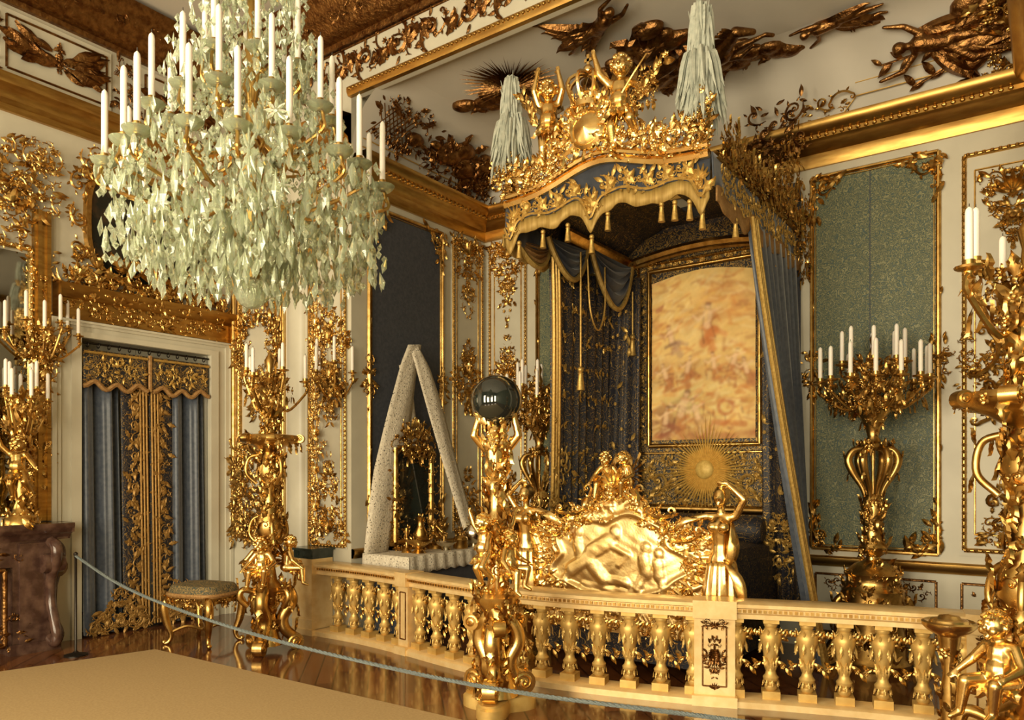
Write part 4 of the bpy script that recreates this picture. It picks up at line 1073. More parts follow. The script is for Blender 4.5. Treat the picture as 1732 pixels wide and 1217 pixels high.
# headboard wall of embroidery with the needle-painted picture
build(box(2.08, 3.92, -0.10, -0.02, 0.5, 4.42), 'headboard', 'embroidery', bed, smooth=False, inv=BI)
def tapestry():
    nu, nv = 110, 170
    u = np.linspace(0, 1, nu); v = np.linspace(0, 1, nv); U, Vv = np.meshgrid(u, v)
    col = np.zeros((nv, nu, 3)); cream = np.array((0.86, 0.60, 0.22)); col[:] = cream
    def fbm(sx, sy, seed):
        rg = np.random.default_rng(seed); out = np.zeros_like(U)
        for o_ in range(4):
            for _ in range(7):
                fx, fy, p, q = rg.normal(0, sx * 2 ** o_), rg.normal(0, sy * 2 ** o_), rg.uniform(0, 6.3), rg.uniform(0.5, 1)
                out += q * np.sin(fx * U * 6.3 + fy * Vv * 6.3 + p) / (1.7 ** o_)
        return out / 7
    n1 = fbm(1.0, 1.6, 1); n2 = fbm(1.4, 2.0, 5); n3 = fbm(4, 6, 9)
    def mix(mask, c):
        m = np.clip(mask, 0, 1)[..., None]; col[:] = col * (1 - m) + np.array(c) * m
    def bl(cx, cy, rx_, ry_, soft=0.25):
        q = np.hypot((U - cx) / rx_, (Vv - cy) / ry_) + n3 * 0.12
        return np.clip((1 - q) / soft, 0, 1)
    mix(0.35 * np.clip(n1 + 0.2, 0, 1), (0.60, 0.28, 0.06)); mix(0.3 * np.clip(n2, 0, 1), (0.75, 0.62, 0.34))
    mix(0.6 * bl(0.72, 0.80, 0.36, 0.13, 0.7), (0.62, 0.24, 0.06)); mix(0.5 * bl(0.45, 0.70, 0.3, 0.08, 0.7), (0.55, 0.26, 0.09))
    mix(0.7 * np.clip(1 - np.abs(Vv - 0.43 - 0.05 * n1) / 0.09, 0, 1) * (0.55 + n2), (0.52, 0.22, 0.06)); mix(0.55 * np.clip(1 - np.abs(Vv - 0.36) / 0.06, 0, 1) * np.clip(0.4 + n3, 0, 1), (0.20, 0.07, 0.03))
    mix(0.8 * bl(0.45, 0.20, 0.5, 0.14, 0.5), (0.72, 0.56, 0.22)); mix(0.8 * np.clip((0.10 - Vv) / 0.06, 0, 1) * np.clip(0.6 + n3, 0, 1), (0.34, 0.08, 0.03)); mix(0.6 * bl(0.10, 0.12, 0.16, 0.12), (0.32, 0.10, 0.04))
    rg = np.random.default_rng(12)
    def stroke(x0, y0, x1, y1, r, c, al):
        dx, dy = x1 - x0, (y1 - y0) * 1.55; X_ = U - x0; Y_ = (Vv - y0) * 1.55
        t = np.clip((X_ * dx + Y_ * dy) / (dx * dx + dy * dy + 1e-9), 0, 1)
        q = np.hypot(X_ - t * dx, Y_ - t * dy) / r + 0.25 * n3
        mix(al * np.clip((1 - q) / 0.5, 0, 1), c)
    for k in range(170):                                           # swirling cloud strokes
        x = rg.uniform(0, 1); y = rg.uniform(0.02, 1); an = rg.normal(0.15, 0.5); L = rg.uniform(0.03, 0.10)
        c = [(0.66, 0.24, 0.05), (0.92, 0.72, 0.34), (0.54, 0.17, 0.04), (0.84, 0.52, 0.14)][k % 4]
        stroke(x - L * cos(an), y - L * sin(an) * 0.5, x + L * cos(an), y + L * sin(an) * 0.5, rg.uniform(0.012, 0.03), c, 0.42)
    for k in range(90):                                            # darker little figures in the band and at the foot
        low = k % 2; x = rg.uniform(0.03, 0.97); y = rg.normal(0.40, 0.035) if low else rg.normal(0.07, 0.04)
        c = [(0.30, 0.10, 0.04), (0.46, 0.16, 0.05), (0.22, 0.08, 0.05)][k % 3]
        stroke(x, y, x + rg.normal(0, 0.03), y + rg.normal(0, 0.03), rg.uniform(0.006, 0.016), c, 0.55)
    def body(cx, cy, s, robe, lean):
        fl = (0.88, 0.60, 0.34); dk = (0.20, 0.06, 0.03)
        P_ = lambda x, y: (cx + s * (x + lean * y * 0.8), cy + s * y)
        def st(a_, b_, r, c, al=0.8): stroke(*P_(*a_), *P_(*b_), r * s, c, al)
        st((0.0, 0.085), (0.0, 0.088), 0.034, dk, 0.5); st((0.0, -0.02), (0.0, 0.05), 0.05, dk, 0.3); st((0.0, 0.055), (-0.12, 0.04), 0.022, dk, 0.3)
        st((-0.02, -0.10), (0.07, -0.04), 0.05, robe, 0.75); st((0.0, -0.02), (0.06, -0.13), 0.045, robe, 0.7); st((0.05, -0.03), (0.16, -0.06), 0.03, robe, 0.6)
        st((0.0, -0.01), (0.0, 0.05), 0.038, fl); st((0.0, 0.055), (-0.07, 0.02), 0.014, fl); st((-0.07, 0.02), (-0.12, 0.045), 0.012, fl); st((0.02, 0.05), (0.10, 0.075), 0.014, fl)
        st((0.0, 0.085), (0.0, 0.087), 0.024, fl); st((-0.008, 0.10), (0.015, 0.098), 0.018, dk, 0.6); st((-0.04, -0.03), (-0.02, -0.10), 0.010, dk, 0.5); st((0.03, 0.0), (0.08, -0.08), 0.008, dk, 0.45); st((-0.03, 0.03), (-0.03, -0.01), 0.007, dk, 0.4)
    body(0.55, 0.68, 1.15, (0.62, 0.20, 0.05), 0.1); body(0.20, 0.62, 0.85, (0.52, 0.32, 0.18), -0.5); body(0.30, 0.17, 1.2, (0.60, 0.26, 0.09), 0.6); body(0.46, 0.14, 1.0, (0.64, 0.38, 0.16), -0.7); body(0.14, 0.12, 0.9, (0.34, 0.12, 0.06), 0.3)
    for x_, y_, l_ in ((0.14, 0.40, -0.6), (0.36, 0.42, 0.5), (0.62, 0.43, -0.3), (0.80, 0.45, 0.7), (0.92, 0.40, -0.5)): body(x_, y_, 0.75, (0.50, 0.20, 0.07), l_)
    for k in range(16): a_ = k * 0.42; stroke(0.73 + 0.07 * cos(a_), 0.185 + 0.042 * sin(a_), 0.73 + 0.07 * cos(a_ + 0.5), 0.185 + 0.042 * sin(a_ + 0.5), 0.03 - 0.001 * k, (0.50, 0.14, 0.05) if k % 2 else (0.62, 0.30, 0.10), 0.6)
    stroke(0.62, 0.10, 0.90, 0.085, 0.035, (0.54, 0.18, 0.05), 0.7); stroke(0.14, 0.575, 0.24, 0.59, 0.02, (0.24, 0.12, 0.08), 0.7); stroke(0.06, 0.82, 0.10, 0.83, 0.03, (0.46, 0.14, 0.09), 0.7); stroke(0.16, 0.2, 0.24, 0.205, 0.016, (0.12, 0.06, 0.04), 0.6)
    for k in range(200):                                           # loose stitches over everything
        x = rg.uniform(0, 1); y = rg.uniform(0.02, 1); an = rg.normal(0.3, 0.7); L = rg.uniform(0.015, 0.06)
        c = [(0.66, 0.24, 0.05), (0.94, 0.74, 0.36), (0.40, 0.12, 0.04), (0.86, 0.56, 0.16), (0.80, 0.60, 0.30)][k % 5]
        stroke(x - L * cos(an), y - L * sin(an) * 0.6, x + L * cos(an), y + L * sin(an) * 0.6, rg.uniform(0.008, 0.022), c, 0.38)
    for _ in range(2):
        col[1:-1, 1:-1] = (col[1:-1, 1:-1] * 2 + col[:-2, 1:-1] + col[2:, 1:-1] + col[1:-1, :-2] + col[1:-1, 2:]) / 6
    col[:] = col * (1 + 0.16 * n3[..., None])
    Xp = 2.43 + U * 1.14; Zp = 2.06 + Vv * (1.72 + 0.08 * np.sin(pi * U)); Yp = -0.125 - 0.012 * n3
    g = grid(np.stack([Xp, Yp, Zp], -1))
    m = principled('needle_painting', (1, 1, 1), 0.75); nt = m.node_tree
    at = nt.nodes.new('ShaderNodeVertexColor'); at.layer_name = 'stitch'
    nt.links.new(at.outputs[0], nt.nodes['Principled BSDF'].inputs['Base Color'])
    o = build(g, 'needle_painting', m, bed, inv=BI)
    ca = o.data.color_attributes.new('stitch', 'FLOAT_COLOR', 'POINT')
    rgba = np.concatenate([np.clip(col, 0.01, 0.95).reshape(-1, 3), np.ones((nu * nv, 1))], 1)
    ca.data.foreach_set('color', rgba.astype(np.float32).ravel())
    o['label'] = 'needlework picture of mythological figures among golden clouds'
tapestry()
o = Orn(FB(-0.115, 3.0)); o.rect(-0.61, 0.61, 2.0, 3.92, 0.05, 0.03); o.rect(-0.74, 0.74, 1.35, 4.0, 0.03, 0.025, 0, 0.05); o.bar(-0.74, 1.92, 0.74, 1.92, 0.025, 0.02).bar(-0.85, 1.32, 0.85, 1.32, 0.09, 0.05); o.build('picture_frame', 'gold', bed, inv=BI)
o = Orn(FB(-0.11, 3.0), rnd=random.Random(44))
for k in range(24): o.pair(ROSE if k % 3 == 0 else SCROLL if k % 3 == 1 else ACAN, 0, 0.675 + R.uniform(-0.02, 0.02), 2.05 + k * 0.08, 0.055, R.uniform(0, 6))
for k in range(14): o.pair(ROSE if k % 3 == 0 else ACAN, 0, k * 0.05, 3.96, 0.07, R.uniform(0, 6))
o.cluster(0, 1.62, 1.4, 0.5, 44, 0.07, 0.14, 'rect', 0.01); o.pair(SCROLL, 0, 0.5, 1.62, 0.2, 0.5); o.build('gold_embroidery', 'braid', bed, inv=BI)
# sunburst on the headboard
rb = MB(); rr = random.Random(2)
for k in range(64):
    a = 2 * pi * k / 64; L = rr.uniform(0.38, 0.60)
    rb.add(geo([(0.07, -0.016, 0), (0.07, 0.016, 0), (L, 0, 0.0), (0.09, 0, 0.03)], None, [(0, 2, 3), (3, 2, 1), (0, 3, 1)]), frame((3.05, -0.15, 1.74), (1, 0, 0), (0, 0, 1)) @ rz(a))
sun = rb.build('sun_rays', 'gold_thread', bed, smooth=False, inv=BI)
build(xf(lathe([(0.10, 0), (0.10, 0.02), (0.085, 0.035), (0.06, 0.05), (0.001, 0.06)], 24), frame((3.05, -0.16, 1.74), (1, 0, 0), (0, 0, 1))), 'sun_disc', 'gold_thread', sun, inv=BI)
# loose hangings beside the picture
for s in (-1, 1):
    xa, xb = 3.0 + s * 0.66, 3.0 + s * 0.96
    build(drape([(xa, -0.2, 3.85), (xb, -0.26, 3.85)], [(xa + s * 0.02, -0.22, 0.35), (xb + s * 0.12, -0.36, 0.35)], 2.4, 0.035, 50, 10, (0, -1, 0)), 'head_curtain', 'embroidery_sparse', bed, inv=BI, thick=0.006)
    o = Orn(frame((0, -0.285, 0), (1, 0, 0), (0, -0.03, 1)), rnd=random.Random(50 + s))
    o.cluster(3.0 + s * 0.86, 0.95, 0.3, 0.7, 26, 0.05, 0.11, 'rect', 0.02)
    for k in range(10): o.put(LEAF, 3.0 + s * R.uniform(0.7, 0.95), R.uniform(1.3, 3.6), 0.1, R.uniform(0, 6)); o.put(ROSE, 3.0 + s * R.uniform(0.7, 0.95), R.uniform(1.3, 3.6), 0.04)
    o.build('gold_embroidery', 'braid', bed, inv=BI)

# ================================================================ CANOPY
can = thing('bed_canopy', 'great gilded bed canopy with plumes, putti and embroidered valances', 'canopy', (3.0, -1.15, 3.7))
CI = (3.0, -1.15, 3.7)
CX0, CX1, CY0 = 2.08, 3.92, -2.29
dome = []
for k, (ins, z) in enumerate(((0, 3.98), (0, 4.12), (0.06, 4.16), (0.25, 4.30), (0.5, 4.38), (0.85, 4.40))):
    dome.append([(x, y, z) for x, y in ((CX0 + ins, CY0 + ins), (CX1 - ins, CY0 + ins), (CX1 - ins, -0.02 - ins * 0.2), (CX0 + ins, -0.02 - ins * 0.2))])
build(grid(np.array(dome), cv=True), 'tester', 'embroidery_sparse', can, smooth=False, inv=CI, thick=0.02)
ic = MB(); IP = [(0, 3.98), (0.04, 3.98), (0.05, 4.03), (0.09, 4.06), (0.09, 4.09), (0, 4.10)]
ic.add(mould(IP, (CX0 + 0.03, -1.5, 0), (CX0 + 0.03, -0.1, 0), (1, 0, 0))).add(mould(IP, (CX1 - 0.03, -0.1, 0), (CX1 - 0.03, -1.5, 0), (-1, 0, 0)))
arch = [(CX0 + (CX1 - CX0) * u, -0.13, 4.03 + 0.10 * sin(pi * u)) for u in np.linspace(0, 1, 16)]
ic.add(tube(arch, 0.045, 6)); ic.add(tube([(x, y - 0.03, z - 0.07) for x, y, z in arch], 0.022, 5))
ic.build('inner_cornice', 'gold', can, inv=CI)
def ztop(x): return 4.08 + 0.17 * math.exp(-((x - 3) / 0.45) ** 2)
def zemb(x): return 3.90 + 0.06 * math.exp(-((x - 3) / 0.5) ** 2) - 0.17 * math.exp(-((x - 2.93) / 0.06) ** 2) - 0.13 * math.exp(-((x - 3.88) / 0.05) ** 2) - 0.13 * math.exp(-((x - 2.12) / 0.05) ** 2) - 0.02 * cos((x - 3) * 14)
def zside(y): return 3.84 - 0.05 * abs(sin(y * 4.2)) - 0.02 * cos(y * 15)
us = np.linspace(0, 1, 90)
fx = CX0 - 0.02 + us * (CX1 - CX0 + 0.04)
P = np.array([[(x, CY0 - 0.04 - 0.035 * s - 0.012 * sin(x * 30) * s, ztop(x) + (zemb(x) - ztop(x)) * s) for x in fx] for s in np.linspace(0, 1, 7)])
build(grid(P), 'front_valance', 'velvet', can, inv=CI, thick=0.01)
P = np.array([[(x, CY0 - 0.065 - 0.008 * sin(x * 60) * s, zemb(x) + 0.01 - (0.125 + 0.015 * sin(x * 25)) * s) for x in fx] for s in np.linspace(0, 1, 3)])
build(grid(P), 'front_fringe', 'fringe', can, inv=CI, thick=0.012)
for side, x in (('left', CX0 - 0.03), ('right', CX1 + 0.03)):
    yy = CY0 - 0.04 + us * 2.25
    d = -1 if side == 'left' else 1
    P = np.array([[(x + d * (0.02 * s + 0.012 * sin(y * 28) * s), y, 4.10 + (zside(y) - 4.10) * s) for y in yy] for s in np.linspace(0, 1, 7)])
    sv = build(grid(P), 'side_valance', 'velvet_pale' if side == 'right' else 'velvet', can, inv=CI, thick=0.01)
    P = np.array([[(x + d * 0.035, y, zside(y) - 0.13 * s - 0.015 * s * sin(y * 25)) for y in yy] for s in (0, 0.5, 1)])
    build(grid(P), 'fringe', 'fringe_brown' if side == 'right' else 'fringe', sv, inv=CI, thick=0.012)
    F = frame((x + d * 0.03, 0, 0), (0, d, 0), (0, 0, 1)); o = Orn(F, rnd=random.Random(60))
    for k in range(9):
        o.cluster(d * (-2.1 + k * 0.245), 3.90, 0.26, 0.2, 9, 0.05, 0.09, 'rect', 0.01)
    o.build('gold_embroidery', 'braid', sv, inv=CI)
# embroidery of the front valance
o = Orn(FB(CY0 - 0.075), rnd=random.Random(61))
for k in range(22):
    x = 2.14 + k * 0.0825; zc = (zemb(x) + 0.07); f = k % 2
    o.put(SCROLL, x, zc + 0.03, 0.095, 0.4 + pi * f, False); o.put(SCROLL, x + 0.04, zc + 0.0, 0.06, 2.0 + pi * f, True); o.put(ACAN, x + 0.03, zc - 0.03, 0.13, 0.7 if f else 2.2); o.put(LEAF, x, zc + 0.06, 0.09, R.uniform(0, 3.1)); o.put(LEAF, x - 0.02, zc - 0.02, 0.08, R.uniform(2.5, 6))
for x in (2.93, 3.86, 2.16): o.put(SHELL, x, zemb(x) + 0.12, 0.12); o.put(PALM, x, zemb(x) + 0.05, 0.1)
o.mb.add(tube([(x, CY0 - 0.085, zemb(x) + 0.015) for x in fx], 0.011, 5)); o.build('gold_embroidery', 'braid', can, inv=CI)
TAS = join(ball(0.022, 8, 5, (0, 0, -0.012)), lathe([(0.012, -0.03), (0.02, -0.036), (0.016, -0.045), (0.028, -0.15), (0.001, -0.15)][::-1], 10))
ts = None
for x, z in ((2.2, 3.74), (2.45, 3.79), (2.70, 3.80), (2.93, 3.66), (3.08, 3.82), (3.55, 3.80), (3.66, 3.79), (3.78, 3.77), (3.88, 3.68)):
    m = tm(x - CI[0], CY0 - 0.05 - CI[1], z - CI[2])
    if ts is None:
        from mathutils import Matrix
        ts = build(TAS, 'tassel', 'braid', can); ts.matrix_local = Matrix(m.tolist())
    else: inst(ts, can, m)
for y in (-1.9, -1.4, -0.9, -0.4): inst(ts, can, tm(CX1 + 0.06 - CI[0], y - CI[1], zside(y) - 0.1 - CI[2]))
# gilded cresting along the front
o = Orn(FB(CY0 - 0.06), rnd=random.Random(71))
for k in range(420):
    x = R.uniform(2.05, 3.95); z0 = ztop(x); hgt = 0.20 + 0.34 * math.exp(-((x - 2.92) / 0.28) ** 2) + 0.22 * math.exp(-((x - 3.9) / 0.10) ** 2) + 0.20 * math.exp(-((x - 2.1) / 0.12) ** 2)
    g = (ACAN, SCROLL, LEAF, CSCR, ROSE)[k % 5]
    o.put(g, x, z0 + 0.06 + R.uniform(-0.02, hgt), R.uniform(0.06, 0.13) * (0.6 if (g is ROSE or g is CSCR) else 1), R.uniform(0, pi), R.random() < 0.5, R.uniform(-0.05, 0.07))
o.mb.add(tube([(x, CY0 - 0.07, ztop(x)) for x in fx], 0.035, 6)); o.mb.add(tube([(x, CY0 - 0.09, ztop(x) + 0.06) for x in fx], 0.022, 6))
o.pair(CSCR, 2.92, 0.16, 4.52, 0.2, 0.2, 0.05).pair(SCROLL, 2.92, 0.3, 4.35, 0.17, 0.2, 0.05)
o.build('front_cresting', 'gold_bright', can, inv=CI)
m = frame((2.92, CY0 - 0.10, 4.52), (1, 0, 0), (0, 0, 1))
build(xf(join(lathe([(0.17, -0.02), (0.17, 0.02), (0.145, 0.04), (0.13, 0.025), (0.10, 0.045), (0.001, 0.07)], 24), *[xf(LEAF, rz(k * pi / 9) @ tm(0.15) @ sc(0.12, 0.1, 0.1)) for k in range(18)]), m), 'cartouche', 'gold_bright', can, inv=CI)
cr = MB(); cz = 4.72                                              # crown on the cartouche
cr.add(lathe([(0.115, 0), (0.125, 0.0), (0.125, 0.05), (0.115, 0.05)], 20))
for k in range(8):
    a = k * pi / 4; ph = np.linspace(0, pi / 2, 8)
    cr.add(tube([(0.16 * sin(2 * b) * 0.55 * cos(a) + 0.12 * cos(b) * cos(a), 0.16 * sin(2 * b) * 0.55 * sin(a) + 0.12 * cos(b) * sin(a), 0.05 + 0.25 * sin(b)) for b in ph], 0.016, 5))
    cr.add(ACAN, tm(0.125 * cos(a), 0.125 * sin(a), 0.04) @ rz(a + pi / 2) @ rx(pi / 2) @ rz(pi / 2) @ sc(0.11)); cr.add(BEAD, tm(0.17 * cos(a), 0.17 * sin(a), 0.19) @ sc(0.02))
cr.add(ball(0.045, 8, 6, (0, 0, 0.33))).add(box(-0.012, 0.012, -0.008, 0.008, 0.36, 0.46)).add(box(-0.035, 0.035, -0.008, 0.008, 0.40, 0.425))
build(xf(cr.geo(), tm(2.88, CY0 - 0.02, cz)), 'crown', 'gold_bright', can, inv=CI)
g = build(xf(PUT_UP, tm(3.20, CY0 - 0.06, 4.62) @ rz(0.25) @ sc(0.98)), 'putto', 'gold_bright', can, inv=CI); g['label'] = 'gilded winged child standing right of the crown'
o = Orn(frame((3.32, CY0 - 0.1, 4.66), (1, 0, 0), (0, 0, 1)), rnd=random.Random(73))
for k in range(16): o.put(LEAF if k % 3 else ROSE, 0.02 + 0.019 * k, -0.05 + 0.018 * k, 0.1 if k % 3 else 0.06, R.uniform(-0.4, 1.6), False, R.uniform(0, 0.05))
o.mb.add(tube(catmull([(3.25, CY0 - 0.14, 4.70), (3.36, CY0 - 0.15, 4.82), (3.46, CY0 - 0.13, 4.95)], 5), 0.008, 5))
o.cluster(0.12, 0.02, 0.22, 0.3, 9, 0.05, 0.1, 'oval', 0.06); o.build('laurel_branch', 'gold', g, inv=CI)
g = build(xf(PUT_REACH, tm(2.50, CY0 - 0.04, 4.66) @ rz(0.5) @ sc(0.92)), 'putto', 'gold_bright', can, inv=CI); g['label'] = 'gilded winged child reaching up left of the crown'
o = Orn(frame((2.34, CY0 - 0.1, 4.72), (1, 0, 0), (0, 0, 1)), rnd=random.Random(74))
for k in range(14): o.put(LEAF if k % 3 else ACAN, 0.1 - 0.012 * k, -0.05 + 0.022 * k, 0.1, R.uniform(1.2, 2.6), False, R.uniform(0, 0.05))
o.build('laurel_branch', 'gold', g, inv=CI)
# cresting along the right side, piled up at the wall corner
for side, x, d in (('right', CX1 + 0.05, 1), ('left', CX0 - 0.05, -1)):
    F = frame((x, 0, 0), (0, d, 0), (0, 0, 1)); o = Orn(F, rnd=random.Random(81))
    for k in range(620 if d > 0 else 160):
        y = -2.2 * (R.random() ** 1.25); hg = 0.12 + 0.75 * math.exp(-((y + 0.38) / 0.17) ** 2) + 0.25 * math.exp(-((y + 0.95) / 0.2) ** 2) + 0.2 * math.exp(-((y + 2.2) / 0.15) ** 2)
        lo = 4.06 - (0.55 * max(0, 1 + y / 0.45) if y > -0.45 else 0)
        g = (ACAN, SCROLL, LEAF, ROSE, CSCR)[k % 5]
        o.put(g, d * y, R.uniform(lo, 4.08 + hg), R.uniform(0.06, 0.12) * (0.6 if (g is ROSE or g is CSCR) else 1), R.uniform(0, 6), R.random() < 0.5, R.uniform(-0.02, 0.13))
    o.bar(d * -2.3, 4.09, d * -0.02, 4.09, 0.06, 0.03); o.build('side_cresting', 'gold', can, inv=CI)
# plumes in gilded vases on the front corners
for x in (2.06, 3.84):
    v = build(xf(lathe([(0.05, 0), (0.06, 0.03), (0.03, 0.07), (0.09, 0.15), (0.10, 0.20), (0.06, 0.23), (0.08, 0.27), (0.001, 0.27)], 14), tm(x, CY0 + 0.02, 4.22)), 'plume_vase', 'gold', can, inv=CI)
    o = Orn(FB(CY0 - 0.05, x, 4.22), rnd=random.Random(91)); o.cluster(0, 0.12, 0.24, 0.26, 9, 0.06, 0.12, 'oval', 0.06); o.build('vase_leaves', 'gold', v, inv=CI)
    pl = MB(); rr = random.Random(int(x * 100)); LF = leaf_geo(8, 0.30, 0, 0, 0.12)
    for k in range(420):
        a = rr.uniform(0, 2 * pi); upper = k % 3 == 0
        z0, R_, L = (rr.uniform(0.45, 0.80), 0.085, rr.uniform(0.14, 0.24)) if upper else (rr.uniform(0.16, 0.46), 0.165, rr.uniform(0.2, 0.32))
        R_ *= rr.uniform(0.6, 1.1); tw = rr.uniform(-0.5, 0.5)
        path = [(cos(a + tw * s) * (0.015 + R_ * s ** 0.55), sin(a + tw * s) * (0.015 + R_ * s ** 0.55), z0 + 0.09 * sin(pi * min(1, s * 1.3)) - L * s ** 1.5 + rr.uniform(-0.006, 0.006)) for s in np.linspace(0, 1, 6)]
        pl.add(tube(path, [0.006, 0.011, 0.014, 0.014, 0.010, 0.002], 4, False))
    for k in range(60):
        a = rr.uniform(0, 2 * pi); s_ = rr.uniform(0.02, 0.10); h = rr.uniform(0.6, 0.86)
        pl.add(tube([(0, 0, 0.4), (s_ * 0.6 * cos(a), s_ * 0.6 * sin(a), 0.4 + (h - 0.4) * 0.6), (s_ * cos(a), s_ * sin(a), h)], [0.012, 0.010, 0.002], 4, False))
    p = build(xf(pl.geo(), tm(x, CY0 + 0.02, 4.42)), 'plume', 'plume', can, inv=CI); p['label'] = 'pale ostrich plume on the %s front corner' % ('left' if x < 3 else 'right'); p['kind'] = 'stuff'
# festoons inside the left side, cords and tassels
def festoon(p, q, drop, mat, parent, inv, nm='swag', out=(1, 0, 0), back=0.25):
    p = np.array(p, float); q = np.array(q, float); out = np.array(out, float); u = np.linspace(0, 1, 22); v = np.linspace(0, 1, 18)
    P = np.array([[p + (q - p) * a + np.array((0, 0, -1)) * drop * (back + (1 - back) * b) * sin(pi * a) ** 0.8 * (0.15 + 0.85 * b) + out * (0.035 * sin(b * 5 * 2 * pi) * sin(pi * a) + 0.05 * b * sin(pi * a)) for a in u] for b in v])
    s = build(grid(P), nm, mat, parent, inv=inv, thick=0.008)
    build(tube(P[-1], 0.028, 6), 'swag_fringe', 'fringe', s, inv=inv)
    return s
festoon((2.16, -1.0, 4.02), (2.22, -0.2, 3.98), 0.55, 'velvet', can, CI)
festoon((2.12, -1.75, 3.95), (2.14, -1.05, 3.98), 0.36, 'velvet', can, CI)
festoon((2.0, -2.1, 3.86), (2.04, -1.6, 3.88), 0.22, 'fringe_brown', can, CI)
for pts, tz in ((((2.2, -1.28, 3.9), (2.2, -1.28, 3.3), (2.2, -1.28, 2.75)), 2.75), (((2.25, -0.24, 3.7), (2.25, -0.24, 3.4), (2.25, -0.24, 3.22)), 3.22)):
    c = build(tube(pts, 0.010, 6), 'cord', 'braid', can, inv=CI); build(xf(TAS, tm(pts[-1][0], pts[-1][1], tz) @ sc(1.5)), 'tassel', 'braid', c, inv=CI)
build(tube(catmull([(2.22, -1.18, 3.85), (2.24, -1.16, 3.35), (2.24, -1.0, 3.16), (2.24, -0.86, 3.4), (2.22, -0.82, 3.85)], 6), 0.009, 6), 'cord', 'braid', can, inv=CI)

# ---- side curtains
def side_curtain(s, label):
    t = thing('bed_curtain', label, 'curtain', (3 + s * 1.1, -0.8, 0), 0, 'curtains of the state bed'); iv = (3 + s * 1.1, -0.8, 0)
    xa = 3 + s * 0.97
    def line(z): 
        k = 1 - z / 3.8
        front = np.array((xa + s * 0.43 * k ** 1.2, -1.6 + 0.6 * k, z)); back_ = np.array((xa + s * 0.10 * k, -0.12, z))
        return front, back_
    zs = np.linspace(3.80, 0.02, 14); uu = np.linspace(0, 1, 60); ph = uu * 9 * 2 * pi + 0.6 * np.sin(uu * 17)
    P = []
    for z in zs:
        f, b = line(z); k = 1 - z / 3.8; amp = 0.022 + 0.03 * k
        P.append(np.outer(1 - uu, f) + np.outer(uu, b) + np.outer(np.sin(ph) * amp, (1, 0.2, 0)))
    P = np.array(P)
    build(grid(P), 'curtain_cloth', 'embroidery_sparse' if s < 0 else 'velvet_pale', t, inv=iv, thick=0.01)
    for off, r in ((0.0, 0.020), (0.055, 0.016), (0.10, 0.020)):
        pth = [line(z)[0] + np.array((0.0, off, 0)) + np.array((0.045 * s * (1 if s > 0 else -1), 0, 0)) for z in zs]
        build(tube(pth, r, 6), 'gold_braid', 'braid', t, inv=iv)
    if s < 0:
        o = MB(); rr = random.Random(5)
        for k in range(620):
            i = rr.randrange(1, 13); j = rr.randrange(2, 58); c = P[i, j] * (1 - 0.5) + P[i - 1, j] * 0.5
            F = frame(c + np.array((0.02, 0, 0)), (0, 1, 0), (0, 0, 1))
            o.add((LEAF, ROSE, ACAN, LEAF, SCROLL)[k % 5], F @ rz(rr.uniform(0, 6)) @ sc(rr.uniform(0.04, 0.085) * (0.6 if k % 5 in (1, 4) else 1)))
        for k in range(130):
            F = frame((line(0.9)[0][0] + 0.25 * rr.random(), rr.uniform(-1.5, -0.3), rr.uniform(0.8, 1.9)), (0, 1, 0), (0, 0, 1)); o.add((SCROLL, ACAN)[k % 2], F @ rz(rr.uniform(0, 6)) @ sc(rr.uniform(0.07, 0.14)))
        o.build('gold_embroidery', 'braid', t, inv=iv)['kind'] = 'stuff'
side_curtain(-1, 'dark embroidered bed curtain hanging at the left side of the bed')
side_curtain(1, 'blue-grey bed curtain with diagonal gold braid at the right side of the bed')
# ================================================================ BALUSTRADE
bal = thing('balustrade', 'curved cream and gold balustrade in front of the bed', 'balustrade', (2.6, -2.5, 0)); BL = (2.6, -2.5, 0)
CUR = catmull([(-0.28, -2.46), (0.35, -2.45), (1.06, -2.52), (1.7, -2.62), (2.32, -2.68), (3.0, -2.60), (3.83, -2.38), (4.42, -2.15), (5.16, -1.92), (5.95, -1.78)], 10)
seg = np.linalg.norm(np.diff(CUR, axis=0), axis=1); CUM = np.concatenate([[0], np.cumsum(seg)])
def on_curve(s):
    x = np.interp(s, CUM, CUR[:, 0]); y = np.interp(s, CUM, CUR[:, 1]); x2 = np.interp(s + 0.02, CUM, CUR[:, 0]); y2 = np.interp(s + 0.02, CUM, CUR[:, 1])
    x1 = np.interp(s - 0.02, CUM, CUR[:, 0]); y1 = np.interp(s - 0.02, CUM, CUR[:, 1])
    return x, y, math.atan2(y2 - y1, x2 - x1)
def sweep_curve(prof, closed=True):
    T_ = np.gradient(CUR, axis=0); T_ /= np.linalg.norm(T_, axis=1)[:, None]; N = np.stack([T_[:, 1], -T_[:, 0]], -1)      # towards the viewer
    P = np.array([[(c[0] + n[0] * o, c[1] + n[1] * o, z) for o, z in prof] for c, n in zip(CUR, N)])
    return grid(P, cv=True)
RAILP = [(-0.08, 0.64), (0.08, 0.64), (0.08, 0.672), (0.095, 0.685), (0.095, 0.715), (0.12, 0.725), (0.12, 0.75), (0.09, 0.765), (-0.09, 0.765), (-0.12, 0.75), (-0.12, 0.725), (-0.095, 0.715), (-0.095, 0.685), (-0.08, 0.672)][::-1]
build(sweep_curve(RAILP), 'handrail', 'cream_gold', bal, inv=BL)
mb = MB()
for s in np.arange(0.05, CUM[-1], 0.036):
    x, y, a = on_curve(s); mb.add(box(-0.011, 0.011, -0.107, -0.095, 0.69, 0.712), tm(x, y, 0) @ rz(a))
d = mb.build('dentil_row', 'gold', bal, smooth=False, inv=BL); d['kind'] = 'stuff'
